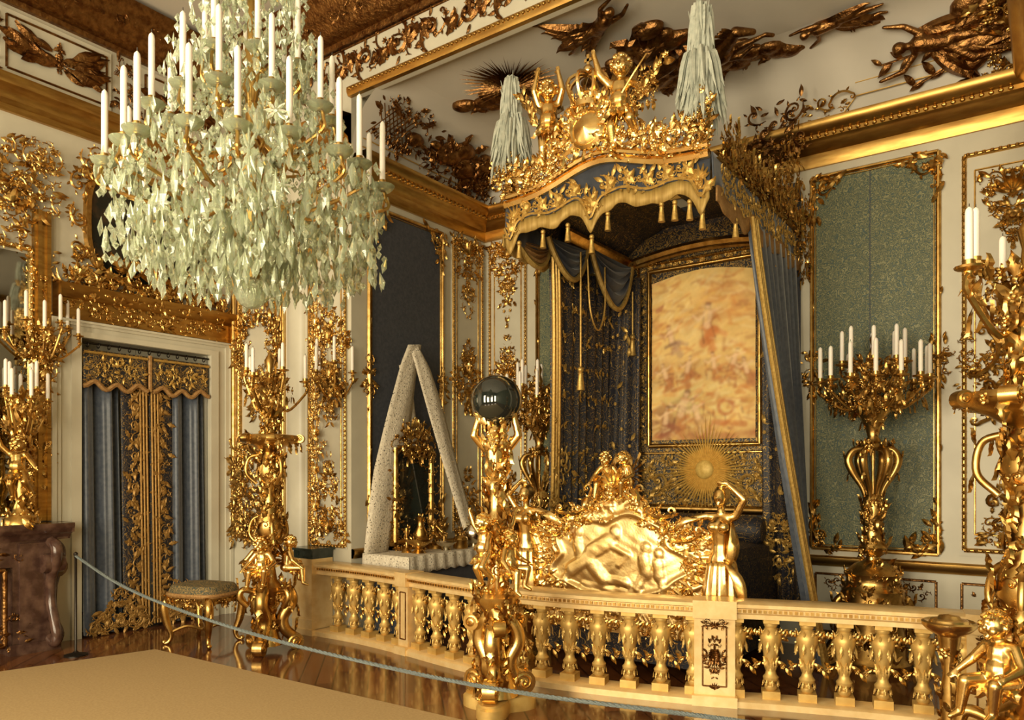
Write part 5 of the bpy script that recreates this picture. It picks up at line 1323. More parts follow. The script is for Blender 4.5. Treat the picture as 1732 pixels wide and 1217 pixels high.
build(sweep_curve([(-0.10, 0.0), (0.12, 0.0), (0.12, 0.045), (0.10, 0.06), (-0.10, 0.06)][::-1]), 'plinth', 'cream_gold', bal, inv=BL)
BPROF = [(0.034, 0.06), (0.045, 0.075), (0.045, 0.095), (0.030, 0.105), (0.030, 0.12), (0.052, 0.135), (0.056, 0.155), (0.040, 0.175), (0.034, 0.20), (0.040, 0.25), (0.052, 0.32), (0.070, 0.40), (0.078, 0.44), (0.072, 0.475), (0.050, 0.50), (0.040, 0.515), (0.048, 0.53), (0.048, 0.545), (0.040, 0.55)]
bg = MB(); bg.add(box(-0.062, 0.062, -0.062, 0.062, 0, 0.06)); bg.add(lathe(BPROF, 14)); bg.add(box(-0.055, 0.055, -0.055, 0.055, 0.55, 0.585))
rr = random.Random(1)
for k in range(8):
    a = k * pi / 4
    for z, r, L, e in ((0.42, 0.074, 0.085, -1), (0.20, 0.036, 0.10, 1), (0.46, 0.07, 0.05, 1), (0.14, 0.052, 0.05, -1)):
        bg.add(ACAN, frame((r * cos(a + z), r * sin(a + z), z), (-sin(a + z), cos(a + z), 0), (0, 0, 1)) @ rz(e * pi / 2) @ sc(L, L * 0.7, L * 0.8))
GAR = Orn(FB(0.0), rnd=random.Random(6))
for k in range(9):
    u = -0.085 + k * 0.021; GAR.put((LEAF, ACAN, ROSE)[k % 3], u, 0.30 - 0.05 * sin(pi * k / 8) , 0.075 if k % 3 < 2 else 0.035, R.uniform(-1, 4), False, R.uniform(0, 0.03))
    GAR.put(LEAF, u, 0.46 + 0.03 * sin(3 * k), 0.06, R.uniform(0, 6), False, R.uniform(-0.03, 0.03)); GAR.put(LEAF, u, 0.53, 0.055, R.uniform(3, 6), False, R.uniform(-0.03, 0.03))
b0 = g0 = None
def on_rail(o, s, z=0.0, turn=0.0):
    x, y, a = on_curve(s); o.location = (x - BL[0], y - BL[1], z); o.rotation_euler = (0, 0, a + turn)
PIERS = [np.interp(v, CUR[:, 0], CUM) for v in (1.06, 3.97, 5.68)]
STOPS = [0.10] + PIERS + [CUM[-1]]
for i in range(len(STOPS) - 1):
    a, b = STOPS[i] + 0.15, STOPS[i + 1] - 0.15; n = max(1, round((b - a) / 0.235))
    for k in range(n + 1):
        s = a + (b - a) * k / n
        if b0 is None: b0 = o = bg.build('baluster', 'gold_paint', bal)
        else: o = b0.copy(); COL.objects.link(o); o.parent = bal
        on_rail(o, s, 0.058)
        if k < n:
            if g0 is None: g0 = o = GAR.build('leaf_garland', 'gold', bal)
            else: o = g0.copy(); COL.objects.link(o); o.parent = bal
            on_rail(o, s + (b - a) / n / 2, 0.03)
pr0 = None
for s, w in zip(PIERS, (0.07, 0.145, 0.145)):
    pg = join(box(-w, w, -0.09, 0.09, 0.0, 0.66), box(-w - 0.015, w + 0.015, -0.135, 0.1, 0, 0.075), box(-w - 0.01, w + 0.01, -0.128, 0.1, 0.64, 0.77))
    p = build(pg, 'pier', 'cream_gold', bal, smooth=False); on_rail(p, s)
    o = Orn(FB(-0.09), rnd=random.Random(3)); o.rect(-w * 0.58, w * 0.58, 0.14, 0.58, 0.012, 0.01)
    if w > 0.1: o.cluster(0, 0.36, w * 0.8, 0.40, 22, 0.03, 0.055, 'diamond', 0.01).put(SHELL, 0, 0.57, 0.05).put(SHELL, 0, 0.12, 0.05).put(PALM, 0, 0.3, 0.11); o.cluster(0, 0.60, w * 1.2, 0.04, 5, 0.03, 0.05)
    o.build('pier_ornament', 'gold_dark', p)
pp = MB(); px, py = -0.43, -2.46                                   # square end pedestal with a dark marble cap
pp.add(box(px - 0.16, px + 0.16, py - 0.14, py + 0.14, 0, 0.80)).add(box(px - 0.175, px + 0.175, py - 0.155, py + 0.15, 0, 0.06)).add(box(px - 0.17, px + 0.17, py - 0.15, py + 0.15, 0.70, 0.735)).add(box(px - 0.168, px + 0.168, py - 0.148, py + 0.148, 0.15, 0.165))
ped = pp.build('end_pedestal', 'cream_gold', bal, smooth=False, inv=BL)
build(join(box(px - 0.15, px + 0.16, py - 0.13, py + 0.14, 0.80, 0.885), box(px - 0.18, px + 0.185, py - 0.16, py + 0.155, 0.885, 0.91)), 'marble_cap', 'marble_cap', ped, smooth=False, inv=BL)

# ================================================================ GLOBE ON ITS GILDED COLUMN
def sscroll(mb, pts, r, a, w=1.0, leaf=0.12):
    """scrolled bracket: pts (radius, z) in a vertical plane at angle a"""
    p = catmull([(q[0], q[1], 0) for q in pts], 6)
    path = [(x * cos(a), x * sin(a), z) for x, z, _ in p]
    rad = np.asarray(r) if np.ndim(r) == 0 else np.interp(np.linspace(0, 1, len(p)), np.linspace(0, 1, len(r)), r)
    mb.add(tube(path, rad, 8))
    for k in range(2, len(path) - 2, 5):
        F = frame(path[k], (-sin(a), cos(a), 0), (0, 0, 1)); mb.add(ACAN, F @ tm(0, 0, float(np.mean(rad)) * 0.8) @ rz(pi / 2 if k % 2 else -pi / 2) @ sc(leaf))
    return mb
def volute(mb, r, z, a, R_, wd):
    """disc volute with a spiral on both faces, axis tangential"""
    F = frame((r * cos(a), r * sin(a), z), (cos(a), sin(a), 0), (0, 0, 1))
    mb.add(xf(lathe([(0.001, -wd), (R_, -wd), (R_ * 1.04, 0), (R_, wd), (0.001, wd)], 16), F))
    for s in (1, -1):
        sp = spiral_path(1.8, 26, R_ * 0.92, 0.16) * (1, 1, 0); mb.add(tube(sp + (0, 0, s * wd), R_ * 0.13, 5), F)
gl = thing('globe_lamp', 'dark glass globe on a richly carved gilded column in front of the balustrade', 'lamp', (2.76, -3.42, 0))
a3 = [radians(v) for v in (-65, 55, 175)]
tri = []
for z, k in ((0, 1.0), (0.07, 1.0), (0.085, 0.92), (0.10, 0.92)):
    tri.append([(0.30 * k * (1 + 0.0) * (0.72 + 0.28 * cos(3 * (b - a3[0]))) * cos(b), 0.30 * k * (0.72 + 0.28 * cos(3 * (b - a3[0]))) * sin(b), z) for b in np.linspace(0, 2 * pi, 48, endpoint=False)])
g = grid(np.array(tri), cv=True); topc = geo(np.concatenate([np.array(tri[-1]), [(0, 0, 0.10)]]), None, [(k, (k + 1) % 48, 48) for k in range(48)])
build(join(g, topc), 'plinth', 'gold_paint', gl)
mb = MB()
for a in a3:
    sscroll(mb, [(0.05, 0.66), (0.13, 0.60), (0.16, 0.48), (0.10, 0.36), (0.13, 0.24), (0.22, 0.20)], [0.04, 0.055, 0.06, 0.055, 0.05, 0.05], a)
    volute(mb, 0.20, 0.185, a, 0.085, 0.045)
mb.build('tripod_scrolls', 'gold_bright', gl)
core = [(0.001, 0.10), (0.16, 0.11), (0.13, 0.22), (0.075, 0.34), (0.06, 0.45), (0.09, 0.56), (0.07, 0.64), (0.10, 0.70), (0.16, 0.78), (0.17, 0.82), (0.12, 0.86), (0.07, 0.90), (0.055, 1.0), (0.05, 1.2), (0.06, 1.32), (0.085, 1.38), (0.055, 1.44), (0.05, 1.55), (0.065, 1.62), (0.001, 1.64)]
build(lathe(core, 18), 'shaft', 'gold_bright', gl)
mb = MB(); rr = random.Random(17)
spread_leaves(mb, core[1:8], 60, 0.09, 0.17, rr); spread_leaves(mb, core[7:12], 50, 0.08, 0.15, rr, 0.5); spread_leaves(mb, core[12:18], 46, 0.08, 0.15, rr)
for a in a3: volute(mb, 0.19, 0.62, a + 0.3, 0.06, 0.04)
mb.build('carved_foliage', 'gold', gl)['kind'] = 'stuff'
for k, (a, z) in enumerate(((-1.9, 1.13), (0.1, 1.02), (2.2, 1.13))):
    c = build(xf(PUT_UP if k != 1 else PUT_SIT, rz(a + pi / 2) @ tm(0, -0.10, z) @ sc(0.66)), 'putto', 'gold_bright', gl); c['label'] = 'gilded child clinging to the column below the globe'
bd = [cap_geo((0, 0, 1.56), (0, 0, 1.66), 0.05, 0.075), cap_geo((0, 0, 1.66), (0, 0, 1.86), 0.075, 0.088), cap_geo((-0.08, 0, 1.89), (0.08, 0, 1.89), 0.04, 0.04), cap_geo((0, 0, 1.9), (0, -0.03, 1.97), 0.035, 0.03), ball(1, 10, 8, (0, -0.05, 2.0), (0.055, 0.06, 0.062)), ball(0.012, 6, 5, (0, -0.11, 2.0))]
for s in (-1, 1):
    bd += [cap_geo((s * 0.09, 0, 1.89), (s * 0.16, -0.03, 1.97), 0.036, 0.03), cap_geo((s * 0.16, -0.03, 1.97), (s * 0.13, -0.03, 2.09), 0.03, 0.022)] + hand_caps((s * 0.13, -0.03, 2.09), (0, 0, 1))
bust = voxel(join(*bd), 0.008, 3)
build(xf(bust, rz(0.55)), 'bearer_figure', 'gold_bright', gl)['label'] = 'gilded figure raising its arms to hold the globe'
mb = MB(); spread_leaves(mb, [(0.07, 1.5), (0.09, 1.62), (0.075, 1.72), (0.10, 1.9), (0.06, 2.0)], 60, 0.08, 0.16, rr)
spread_leaves(mb, [(0.07, 1.98), (0.13, 2.06)], 16, 0.08, 0.13, rr, 0.0, ACAN); mb.build('leaf_mantle', 'gold_bright', gl)['kind'] = 'stuff'
build(ball(0.183, 40, 24, (0, 0, 2.225)), 'glass_globe', 'globe', gl)

# ================================================================ TORCHERES BESIDE THE BED
def s_arm(mb, a, r0, z0, r1, z1, rad=0.011, dip=0.1, lf=1.0):
    p = catmull([(r0, z0, 0), (r0 + (r1 - r0) * 0.4, z0 - dip, 0), (r1, z1 - dip * 0.9, 0), (r1 + 0.015, z1 - 0.05, 0), (r1, z1, 0)], 5)
    mb.add(tube([(x * cos(a), x * sin(a), z) for x, z, _ in p], rad, 6))
    m_ = p[len(p) // 2]; F = frame((m_[0] * cos(a), m_[0] * sin(a), m_[1]), (-sin(a), cos(a), 0), (0, 0, 1))
    mb.add(ACAN, F @ rz(pi / 2) @ sc(0.10 * lf)); mb.add(SCROLL, F @ rz(-pi / 2) @ sc(0.06 * lf)); mb.add(LEAF, F @ rz(0.6) @ sc(0.09 * lf))

TORCH = None
def torchere(loc, label, cl, cgroup):
    global TORCH
    if TORCH is None:
        t = thing('torchere', label, 'candelabrum', loc, 0, 'gilded torcheres beside the bed'); TORCH = t
        base = [(0.001, 0), (0.30, 0.0), (0.31, 0.06), (0.27, 0.10), (0.25, 0.40), (0.27, 0.55), (0.25, 0.60), (0.26, 0.68), (0.22, 0.72), (0.22, 0.78), (0.24, 0.82), (0.15, 0.90), (0.06, 0.94), (0.055, 0.98), (0.001, 0.98)]
        build(lathe(base, 24), 'base', 'gold', t)
        mb = MB(); rr = random.Random(2)
        for k in range(4): sscroll(mb, [(0.24, 0.62), (0.30, 0.55), (0.27, 0.4), (0.31, 0.25), (0.38, 0.12)], 0.035, k * pi / 2 + 0.4); volute(mb, 0.36, 0.07, k * pi / 2 + 0.4, 0.06, 0.04)
        spread_leaves(mb, base[2:12], 170, 0.06, 0.12, rr); mb.build('base_scrolls', 'gold', t)['kind'] = 'stuff'
        shaft = [(0.05, 0.96), (0.10, 1.0), (0.12, 1.05), (0.08, 1.12), (0.075, 1.2), (0.085, 1.3), (0.10, 1.4), (0.08, 1.48), (0.05, 1.52)]
        build(lathe(shaft, 16), 'shaft', 'gold', t); mb = MB(); spread_leaves(mb, shaft, 130, 0.06, 0.12, rr); mb.build('shaft_foliage', 'gold', t)['kind'] = 'stuff'
        mb = MB()                                                  # openwork vase of four ribs
        for k in range(6):
            sscroll(mb, [(0.05, 1.46), (0.09, 1.58), (0.17, 1.72), (0.20, 1.82), (0.16, 1.90), (0.08, 1.92)], [0.02, 0.025, 0.034, 0.036, 0.03, 0.02], k * pi / 3 + 0.3, leaf=0.09)
        mb.build('openwork_vase', 'gold', t)
        mb = MB(); mb.add(lathe([(0.012, 1.48), (0.02, 1.6), (0.012, 1.7), (0.02, 1.9), (0.06, 1.93), (0.05, 1.96), (0.07, 1.98), (0.045, 2.02), (0.06, 2.08), (0.10, 2.18), (0.15, 2.25), (0.12, 2.27), (0.03, 2.28), (0.025, 2.7), (0.04, 2.75), (0.015, 2.82), (0.03, 2.88), (0.001, 2.95)], 14))
        for k in range(3): mb.add(xf(PUT_SIT, rz(k * 2.09) @ tm(0, -0.16, 1.90) @ sc(0.22)))
        spread_leaves(mb, [(0.06, 2.08), (0.10, 2.18), (0.15, 2.25)], 26, 0.06, 0.10, rr); mb.build('stem', 'gold', t)
        mb = MB(); spread_leaves(mb, [(0.10, 2.26), (0.30, 2.30), (0.42, 2.36)], 200, 0.06, 0.12, rr); spread_leaves(mb, [(0.10, 2.4), (0.3, 2.46), (0.2, 2.5), (0.1, 2.72)], 150, 0.06, 0.11, rr); mb.build('branch_foliage', 'gold', t)['kind'] = 'stuff'
        for k in range(14):
            a = k * 2 * pi / 14; mb = MB(); s_arm(mb, a, 0.08, 2.36, 0.44, 2.50); mb.add(NOZ, tm(0.44 * cos(a), 0.44 * sin(a), 2.52) @ sc(1.35)); mb.build('candle_arm', 'gold', t)
        for k in range(8):
            a = k * 2 * pi / 8 + 0.2; mb = MB(); s_arm(mb, a, 0.05, 2.55, 0.25, 2.66); mb.add(NOZ, tm(0.25 * cos(a), 0.25 * sin(a), 2.68) @ sc(1.35)); mb.build('candle_arm', 'gold', t)
    else:
        t = dup(TORCH, loc, 0.3, label)
    for n, r, z, off in ((14, 0.44, 2.525, 0), (8, 0.25, 2.685, 0.2)):
        for k in range(n):
            a = k * 2 * pi / n + off + t.rotation_euler[2]; candle((loc[0] + r * cos(a), loc[1] + r * sin(a), z), cl, cgroup, 0.0185, 0.28 + 0.02 * ((k * 7) % 3) / 2)
torchere((4.73, -0.52, 0), 'tall gilded torchere with many candles against the green wall panel', 'white candle in the torchere against the green wall panel', 'candles of the right torchere')
torchere((1.27, -0.62, 0), 'gilded torchere half hidden by the left bed curtain', 'white candle in the torchere half hidden by the left bed curtain', 'candles of the left torchere')

# ================================================================ GILDED CANDELABRUM STANDS BESIDE THE ALCOVE
STAND = None
def stand(loc, rot, label, cl, cgroup):
    global STAND
    if STAND is None:
        t = thing('candelabrum_stand', label, 'candelabrum', loc, rot, 'gilded stands flanking the alcove'); STAND = t
        rr = random.Random(23); a3 = [radians(v) for v in (-90, 30, 150)]
        mb = MB()
        for a in a3:
            sscroll(mb, [(0.06, 0.62), (0.16, 0.58), (0.20, 0.46), (0.12, 0.32), (0.14, 0.2), (0.24, 0.10)], [0.05, 0.06, 0.065, 0.06, 0.055, 0.05], a, leaf=0.15); volute(mb, 0.24, 0.075, a, 0.075, 0.045)
            sscroll(mb, [(0.10, 0.56), (0.24, 0.60), (0.27, 0.52), (0.20, 0.44)], 0.03, a + 1.05)
        mb.build('tripod_base', 'gold', t)
        core = [(0.001, 0.04), (0.12, 0.06), (0.07, 0.2), (0.055, 0.35), (0.08, 0.5), (0.14, 0.58), (0.15, 0.62), (0.07, 0.68), (0.05, 0.8), (0.06, 1.0), (0.10, 1.08), (0.13, 1.16), (0.12, 1.25), (0.075, 1.36), (0.065, 1.5), (0.085, 1.62), (0.12, 1.72), (0.10, 1.82), (0.07, 1.9), (0.16, 1.96), (0.27, 2.0), (0.29, 2.03), (0.27, 2.06), (0.1, 2.08), (0.001, 2.08)]
        build(lathe(core, 18), 'shaft', 'gold', t)
        mb = MB(); spread_leaves(mb, core[1:7], 70, 0.06, 0.12, rr); spread_leaves(mb, core[9:19], 240, 0.06, 0.12, rr); spread_leaves(mb, [(0.27, 1.98), (0.30, 2.03)], 22, 0.08, 0.13, rr, 0.5)
        for k in range(3):
            for s in (-1, 1): volute(mb, 0.29, 2.03, a3[k] + s * 0.4, 0.04, 0.035)
            sscroll(mb, [(0.08, 1.3), (0.17, 1.25), (0.2, 1.12), (0.12, 1.02)], 0.018, a3[k] + 0.5, leaf=0.09); sscroll(mb, [(0.09, 1.88), (0.19, 1.84), (0.21, 1.7), (0.12, 1.6)], 0.018, a3[k] + 0.9, leaf=0.09)
        mb.build('carved_foliage', 'gold', t)['kind'] = 'stuff'
        for k, a in enumerate(a3):
            c = build(xf(PUT_SIT, rz(a + pi / 2) @ tm(0, -0.17, 0.80) @ sc(0.70)), 'putto', 'gold_bright', t); c['label'] = 'gilded child seated on the base of the stand'
        mb = MB(); mb.add(lathe([(0.06, 2.07), (0.08, 2.12), (0.04, 2.2), (0.05, 2.3), (0.09, 2.4), (0.05, 2.5), (0.03, 2.7), (0.05, 2.78), (0.001, 2.86)], 14)); mb.build('candelabrum_stem', 'gold', t)
        mb = MB(); spread_leaves(mb, [(0.09, 2.08), (0.07, 2.2), (0.10, 2.4), (0.06, 2.6)], 90, 0.08, 0.16, rr); spread_leaves(mb, [(0.14, 2.35), (0.22, 2.45), (0.16, 2.6)], 50, 0.07, 0.12, rr); mb.build('branch_foliage', 'gold', t)['kind'] = 'stuff'
        for k in range(6):
            a = k * pi / 3 + 0.45; z = 2.60 + 0.08 * (k % 2); r = 0.33 - 0.12 * (k % 2)
            mb = MB(); s_arm(mb, a, 0.05, 2.42, r, z - 0.02, 0.014, 0.12); mb.add(NOZ, tm(r * cos(a), r * sin(a), z) @ sc(1.25)); mb.build('candle_arm', 'gold', t)
    else: t = dup(STAND, loc, rot, label)
    for k in range(6):
        a = k * pi / 3 + 0.45 + rot; z = 2.60 + 0.08 * (k % 2); r = 0.33 - 0.12 * (k % 2)
        candle((loc[0] + r * cos(a), loc[1] + r * sin(a), z + 0.005), cl, cgroup, 0.017, 0.25)
stand((-0.08, -3.26, 0), 0.55, 'gilded candelabrum stand with seated children beside the tapestry stool', 'white candle on the gilded stand beside the stool', 'candles of the left stand')
stand((5.93, -3.70, 0), -0.62, 'gilded candelabrum stand with seated child at the right edge', 'white candle on the gilded stand at the right edge', 'candles of the right stand')

# ================================================================ WALL SCONCES AND MANTEL CANDELABRUM
def sconce(loc, rot, n, rad, label, cl, cg, ztop=0.1, span=pi):
    """foliate wall branch; local +x points away from the wall"""
    t = thing('wall_sconce', label, 'sconce', loc, rot); rr = random.Random(int(abs(loc[1]) * 100))
    o = Orn(frame((0.02, 0, 0), (0, 1, 0), (0, 0, 1)), rnd=rr); o.cluster(0, -0.12, 0.3, 0.62, 26, 0.07, 0.14, 'diamond', 0.08); o.put(SHELL, 0, 0.05, 0.14, 0, False, 0.06); o.build('back_plate', 'gold', t)
    mb = MB(); spread_leaves(mb, [(0.06, -0.15), (0.14, -0.05), (0.2, 0.02)], 46, 0.07, 0.13, rr, 0.4); mb.build('branch_foliage', 'gold', t)['kind'] = 'stuff'
    for k in range(n):
        a = -span / 2 + span * k / (n - 1); r = rad * (1 - 0.25 * (k % 2)); z = ztop + 0.1 * (k % 2)
        mb = MB(); s_arm(mb, a, 0.03, -0.05, r, z - 0.02, 0.011, 0.1); mb.add(NOZ, tm(r * cos(a), r * sin(a), z)); mb.build('candle_arm', 'gold', t)
        candle((loc[0] + r * cos(a + rot), loc[1] + r * sin(a + rot), loc[2] + z + 0.005), cl, cg, 0.017, 0.27)
sconce((-0.20, YP - 0.04, 2.66), -pi / 2, 5, 0.26, 'gilded wall sconce on the pier left of the dark blue panel', 'white candle in the sconce left of the dark blue panel', 'candles of the pier sconce')
sconce((XL + 0.08, -4.44, 2.98), 0, 6, 0.32, 'gilded wall sconce on the looking glass frame above the fireplace', 'white candle in the sconce beside the looking glass', 'candles of the mirror sconce')
loc = (XL + 0.28, -4.70, 1.222)
t = thing('mantel_candelabrum', 'gilded figural candelabrum standing on the marble mantelshelf', 'candelabrum', loc); rr = random.Random(77)
prof = [(0.001, 0), (0.15, 0), (0.14, 0.06), (0.08, 0.10), (0.05, 0.2), (0.09, 0.32), (0.06, 0.45), (0.05, 0.6), (0.08, 0.75), (0.04, 0.9), (0.03, 1.15), (0.001, 1.25)]
build(lathe(prof, 14), 'stem', 'gold', t); mb = MB(); spread_leaves(mb, prof[1:], 130, 0.08, 0.15, rr); spread_leaves(mb, [(0.1, 0.85), (0.2, 1.0), (0.15, 1.1)], 50, 0.07, 0.12, rr); mb.build('carved_foliage', 'gold', t)['kind'] = 'stuff'
build(xf(PUT_UP, rz(0.9) @ tm(0, -0.08, 0.50) @ sc(0.75)), 'putto', 'gold', t)
for k in range(9):
    a = k * 2 * pi / 9; r = 0.22 - 0.08 * (k % 2); z = 1.18 + 0.1 * (k % 2)
    mb = MB(); s_arm(mb, a, 0.03, 0.95, r, z - 0.02, 0.011, 0.1); mb.add(NOZ, tm(r * cos(a), r * sin(a), z)); mb.build('candle_arm', 'gold', t)
    candle((loc[0] + r * cos(a), loc[1] + r * sin(a), loc[2] + z + 0.005), 'white candle in the candelabrum on the mantelshelf', 'candles of the mantel candelabrum', 0.017, 0.26)

# ================================================================ CHANDELIER
ch = thing('chandelier', 'great crystal chandelier with tiers of white candles', 'chandelier', (3.0, -5.63, 2.46)); CH = np.array((3.0, -5.63, 2.46)); rr = random.Random(99)
build(lathe([(0.03, 0.12), (0.05, 0.2), (0.02, 0.3), (0.03, 0.5), (0.06, 0.62), (0.02, 0.75), (0.03, 1.0), (0.05, 1.1), (0.02, 1.25), (0.02, 1.9), (0.008, 2.0), (0.008, 4.2), (0.10, 4.22), (0.001, 4.23)], 12), 'stem', 'gold', ch)
dish = lathe([(0.012, -0.03), (0.03, -0.028), (0.050, -0.012), (0.058, 0.002), (0.054, 0.004), (0.03, -0.01), (0.012, -0.012)], 14)
dish = (dish[0] * np.where(np.hypot(dish[0][:, 0], dish[0][:, 1])[:, None] > 0.05, np.array([[1, 1, 1.0]]), 1), dish[1], dish[2])
DROP = geo([(0, 0, 0), (0.5, 0, -0.62), (0, 0.28, -0.62), (-0.5, 0, -0.62), (0, -0.28, -0.62), (0, 0, -1)], None, [(0, 1, 2), (0, 2, 3), (0, 3, 4), (0, 4, 1), (5, 2, 1), (5, 3, 2), (5, 4, 3), (5, 1, 4)])
ALM = lathe([(0.001, -1), (0.3, -0.78), (0.46, -0.5), (0.36, -0.2), (0.14, -0.05), (0.001, 0)], 7); ALM = (ALM[0] * (1, 0.5, 1), ALM[1], ALM[2])
STAR = join(*[xf(geo([(0, 0, 0.12), (0.5, 0.16, 0), (1, 0, 0), (0.5, -0.16, 0)], None, [(0, 1, 2), (0, 2, 3), (0, 3, 1), (3, 2, 1)]), rx(pi / 2) @ rz(k * pi / 4)) for k in range(8)], ball(0.24, 6, 4))
protos = [build(xf(g, sc(1)), n, 'crystal', ch, smooth=False) for g, n in ((DROP, 'crystal_drop'), (ALM, 'crystal_almond'), (STAR, 'crystal_rosette'))]
for p in protos: p.location = (0, 0, 0.06 + 0.02 * protos.index(p)); p.scale = (0.03, 0.03, 0.05)
cnt = 0
def crystal(kind, r, a, z, w, h, tilt=0.0):
    global cnt
    cnt += 1
    o = protos[kind].copy(); COL.objects.link(o); o.parent = ch
    o.location = (r * cos(a), r * sin(a), z); o.scale = (w, w, h); o.rotation_euler = (tilt, 0, a + pi / 2 + rr.uniform(-0.5, 0.5))
small = MB()
def strand(p, q, sag, n, r):
    p = np.array(p); q = np.array(q)
    for k in range(n):
        t = (k + 0.5) / n; c = p + (q - p) * t - np.array((0, 0, sag * sin(pi * t))); small.add(OCT, tm(*c) @ sc(r, r, r * 1.3))
OCT = geo([(1, 0, 0), (0, 1, 0), (-1, 0, 0), (0, -1, 0), (0, 0, 1), (0, 0, -1)], None, [(0, 1, 4), (1, 2, 4), (2, 3, 4), (3, 0, 4), (1, 0, 5), (2, 1, 5), (3, 2, 5), (0, 3, 5)])
TIERS = [(18, 0.60, 0.60, 0.0, 'lowest'), (12, 0.42, 0.86, 0.13, 'middle'), (8, 0.25, 1.10, 0.3, 'upper')]
d0 = None
for n, r, z, off, nm in TIERS:
    for k in range(n):
        a = off + k * 2 * pi / n; zz = z + 0.03 * (k % 2); rk = r - 0.05 * (k % 2)
        mb = MB(); s_arm(mb, a, 0.03, z - 0.06, rk, zz - 0.02, 0.008, 0.12, 0.55); mb.add(NOZ, tm(rk * cos(a), rk * sin(a), zz) @ sc(0.8)); mb.build('candle_arm', 'gold', ch)
        if d0 is None: d0 = o = build(dish, 'crystal_dish', 'crystal_dish', ch)
        else: o = d0.copy(); COL.objects.link(o); o.parent = ch
        o.location = (rk * cos(a), rk * sin(a), zz - 0.015)
        candle((CH[0] + rk * cos(a), CH[1] + rk * sin(a), CH[2] + zz + 0.003), 'white candle on the %s ring of the crystal chandelier' % nm, 'candles on the %s ring of the chandelier' % nm, 0.0135, 0.29)
        for j in range(3):
            b = a + rr.uniform(-0.1, 0.1); crystal(j % 3 if rr.random() < 0.4 else 1, rk + rr.uniform(-0.05, 0.06), b, zz - 0.04 - 0.06 * j * rr.random(), rr.uniform(0.03, 0.045), rr.uniform(0.07, 0.12))
        b = a + 2 * pi / n; strand((rk * cos(a), rk * sin(a), zz - 0.03), (r * cos(b), r * sin(b), zz - 0.03), 0.10 + 0.05 * (k % 2), 12, 0.011)
        strand((rk * cos(a), rk * sin(a), zz - 0.02), (0.06 * cos(a), 0.06 * sin(a), zz + 0.22), 0.08, 14, 0.011)
for k in range(190):                                              # big drops of the hanging basket
    u = rr.random(); r = 0.06 + 0.56 * u ** 0.7; a = rr.uniform(0, 2 * pi); z = 0.12 + 0.10 * u + 0.30 * rr.random() * (0.3 + u)
    kind = 0 if rr.random() < 0.4 else 1 if rr.random() < 0.75 else 2
    if kind == 2: crystal(2, r, a, z + 0.12, 0.05, 0.05)
    else: crystal(kind, r, a, z + 0.1, rr.uniform(0.035, 0.055), rr.uniform(0.09, 0.16))
for k in range(1500):
    u = rr.random(); r = 0.04 + 0.58 * u ** 0.6; a = rr.uniform(0, 2 * pi); z = 0.08 + 0.10 * u + 0.48 * rr.random()
    small.add(OCT if k % 2 else DROP, tm(r * cos(a), r * sin(a), z) @ rz(rr.uniform(0, 6)) @ ry(rr.uniform(-0.3, 0.3)) @ sc(*((0.016, 0.016, 0.022) if k % 2 else (0.034, 0.034, 0.09))))
for k in range(900):                                              # upper cone of strands round the stem
    t = rr.random(); z = 0.70 + 1.0 * t; r = (0.36 * (1 - t) ** 0.8 + 0.13) * rr.random() ** 0.4; a = rr.uniform(0, 2 * pi)
    small.add(OCT if k % 3 else DROP, tm(r * cos(a), r * sin(a), z) @ rz(rr.uniform(0, 6)) @ sc(*((0.015, 0.015, 0.022) if k % 3 else (0.032, 0.032, 0.08))))
small.build('crystal_strands', 'crystal', ch, smooth=False)['kind'] = 'stuff'
build(ball(0.075, 14, 9, (0, 0, 0.075)), 'crystal_ball', 'crystal', ch, smooth=False)

# ---- every candle is told apart by its place in its ring, counted from the left of the picture
ORD = 'first second third fourth fifth sixth seventh eighth ninth tenth eleventh twelfth thirteenth fourteenth fifteenth sixteenth seventeenth eighteenth nineteenth twentieth twenty-first twenty-second'.split()
byg = {}
for o in list(COL.objects):
    if o.get('category') == 'candle': byg.setdefault(o['group'], []).append(o)
ca, sa = cos(cam.rotation_euler[2]), sin(cam.rotation_euler[2])
def side(o):
    dx, dy = o.location[0] - cam.location[0], o.location[1] - cam.location[1]
    return (ca * dx + sa * dy) / (-sa * dx + ca * dy)
for g, L in byg.items():
    for k, o in enumerate(sorted(L, key=side)):
        o['label'] = o['label'].replace('white candle', ORD[k] + ' white candle from the left', 1)
# ================================================================ DRESSING TABLE UNDER LACE
def ribbon(L, Rr, x0, dx, bow, n=16, m=7):
    """lace panel between two edge lines given as (y, z) lists"""
    L = np.asarray(L, float); Rr = np.asarray(Rr, float); s = np.linspace(0, 1, n); k = np.linspace(0, 1, len(L))
    A = np.stack([np.interp(s, k, L[:, 0]), np.interp(s, k, L[:, 1])], -1); B = np.stack([np.interp(s, k, Rr[:, 0]), np.interp(s, k, Rr[:, 1])], -1)
    P = np.array([[(x0 + dx * si + bow * sin(pi * u) + 0.008 * sin(u * 9 + si * 6), *(a + (b - a) * u)) for u in np.linspace(0, 1, m)] for si, a, b in zip(s, A, B)])
    return grid(P)
tb = thing('dressing_table', 'dressing table covered with a white lace cloth left of the bed', 'table', (0.42, -1.5, 0)); TI = (0.42, -1.5, 0)
build(box(0.10, 0.72, -2.20, -0.78, 0.80, 0.84), 'table_top', 'gold', tb, smooth=False, inv=TI)
lg = None
for x in (0.16, 0.66):
    for y in (-2.12, -0.86):
        lg = build(tube(catmull([(x, y, 0.80), (x + 0.03, y, 0.55), (x - 0.01, y, 0.25), (x + 0.03, y, 0.0)], 5), [0.04] + [0.03] * 14 + [0.025], 8), 'leg', 'gold', tb, inv=TI)
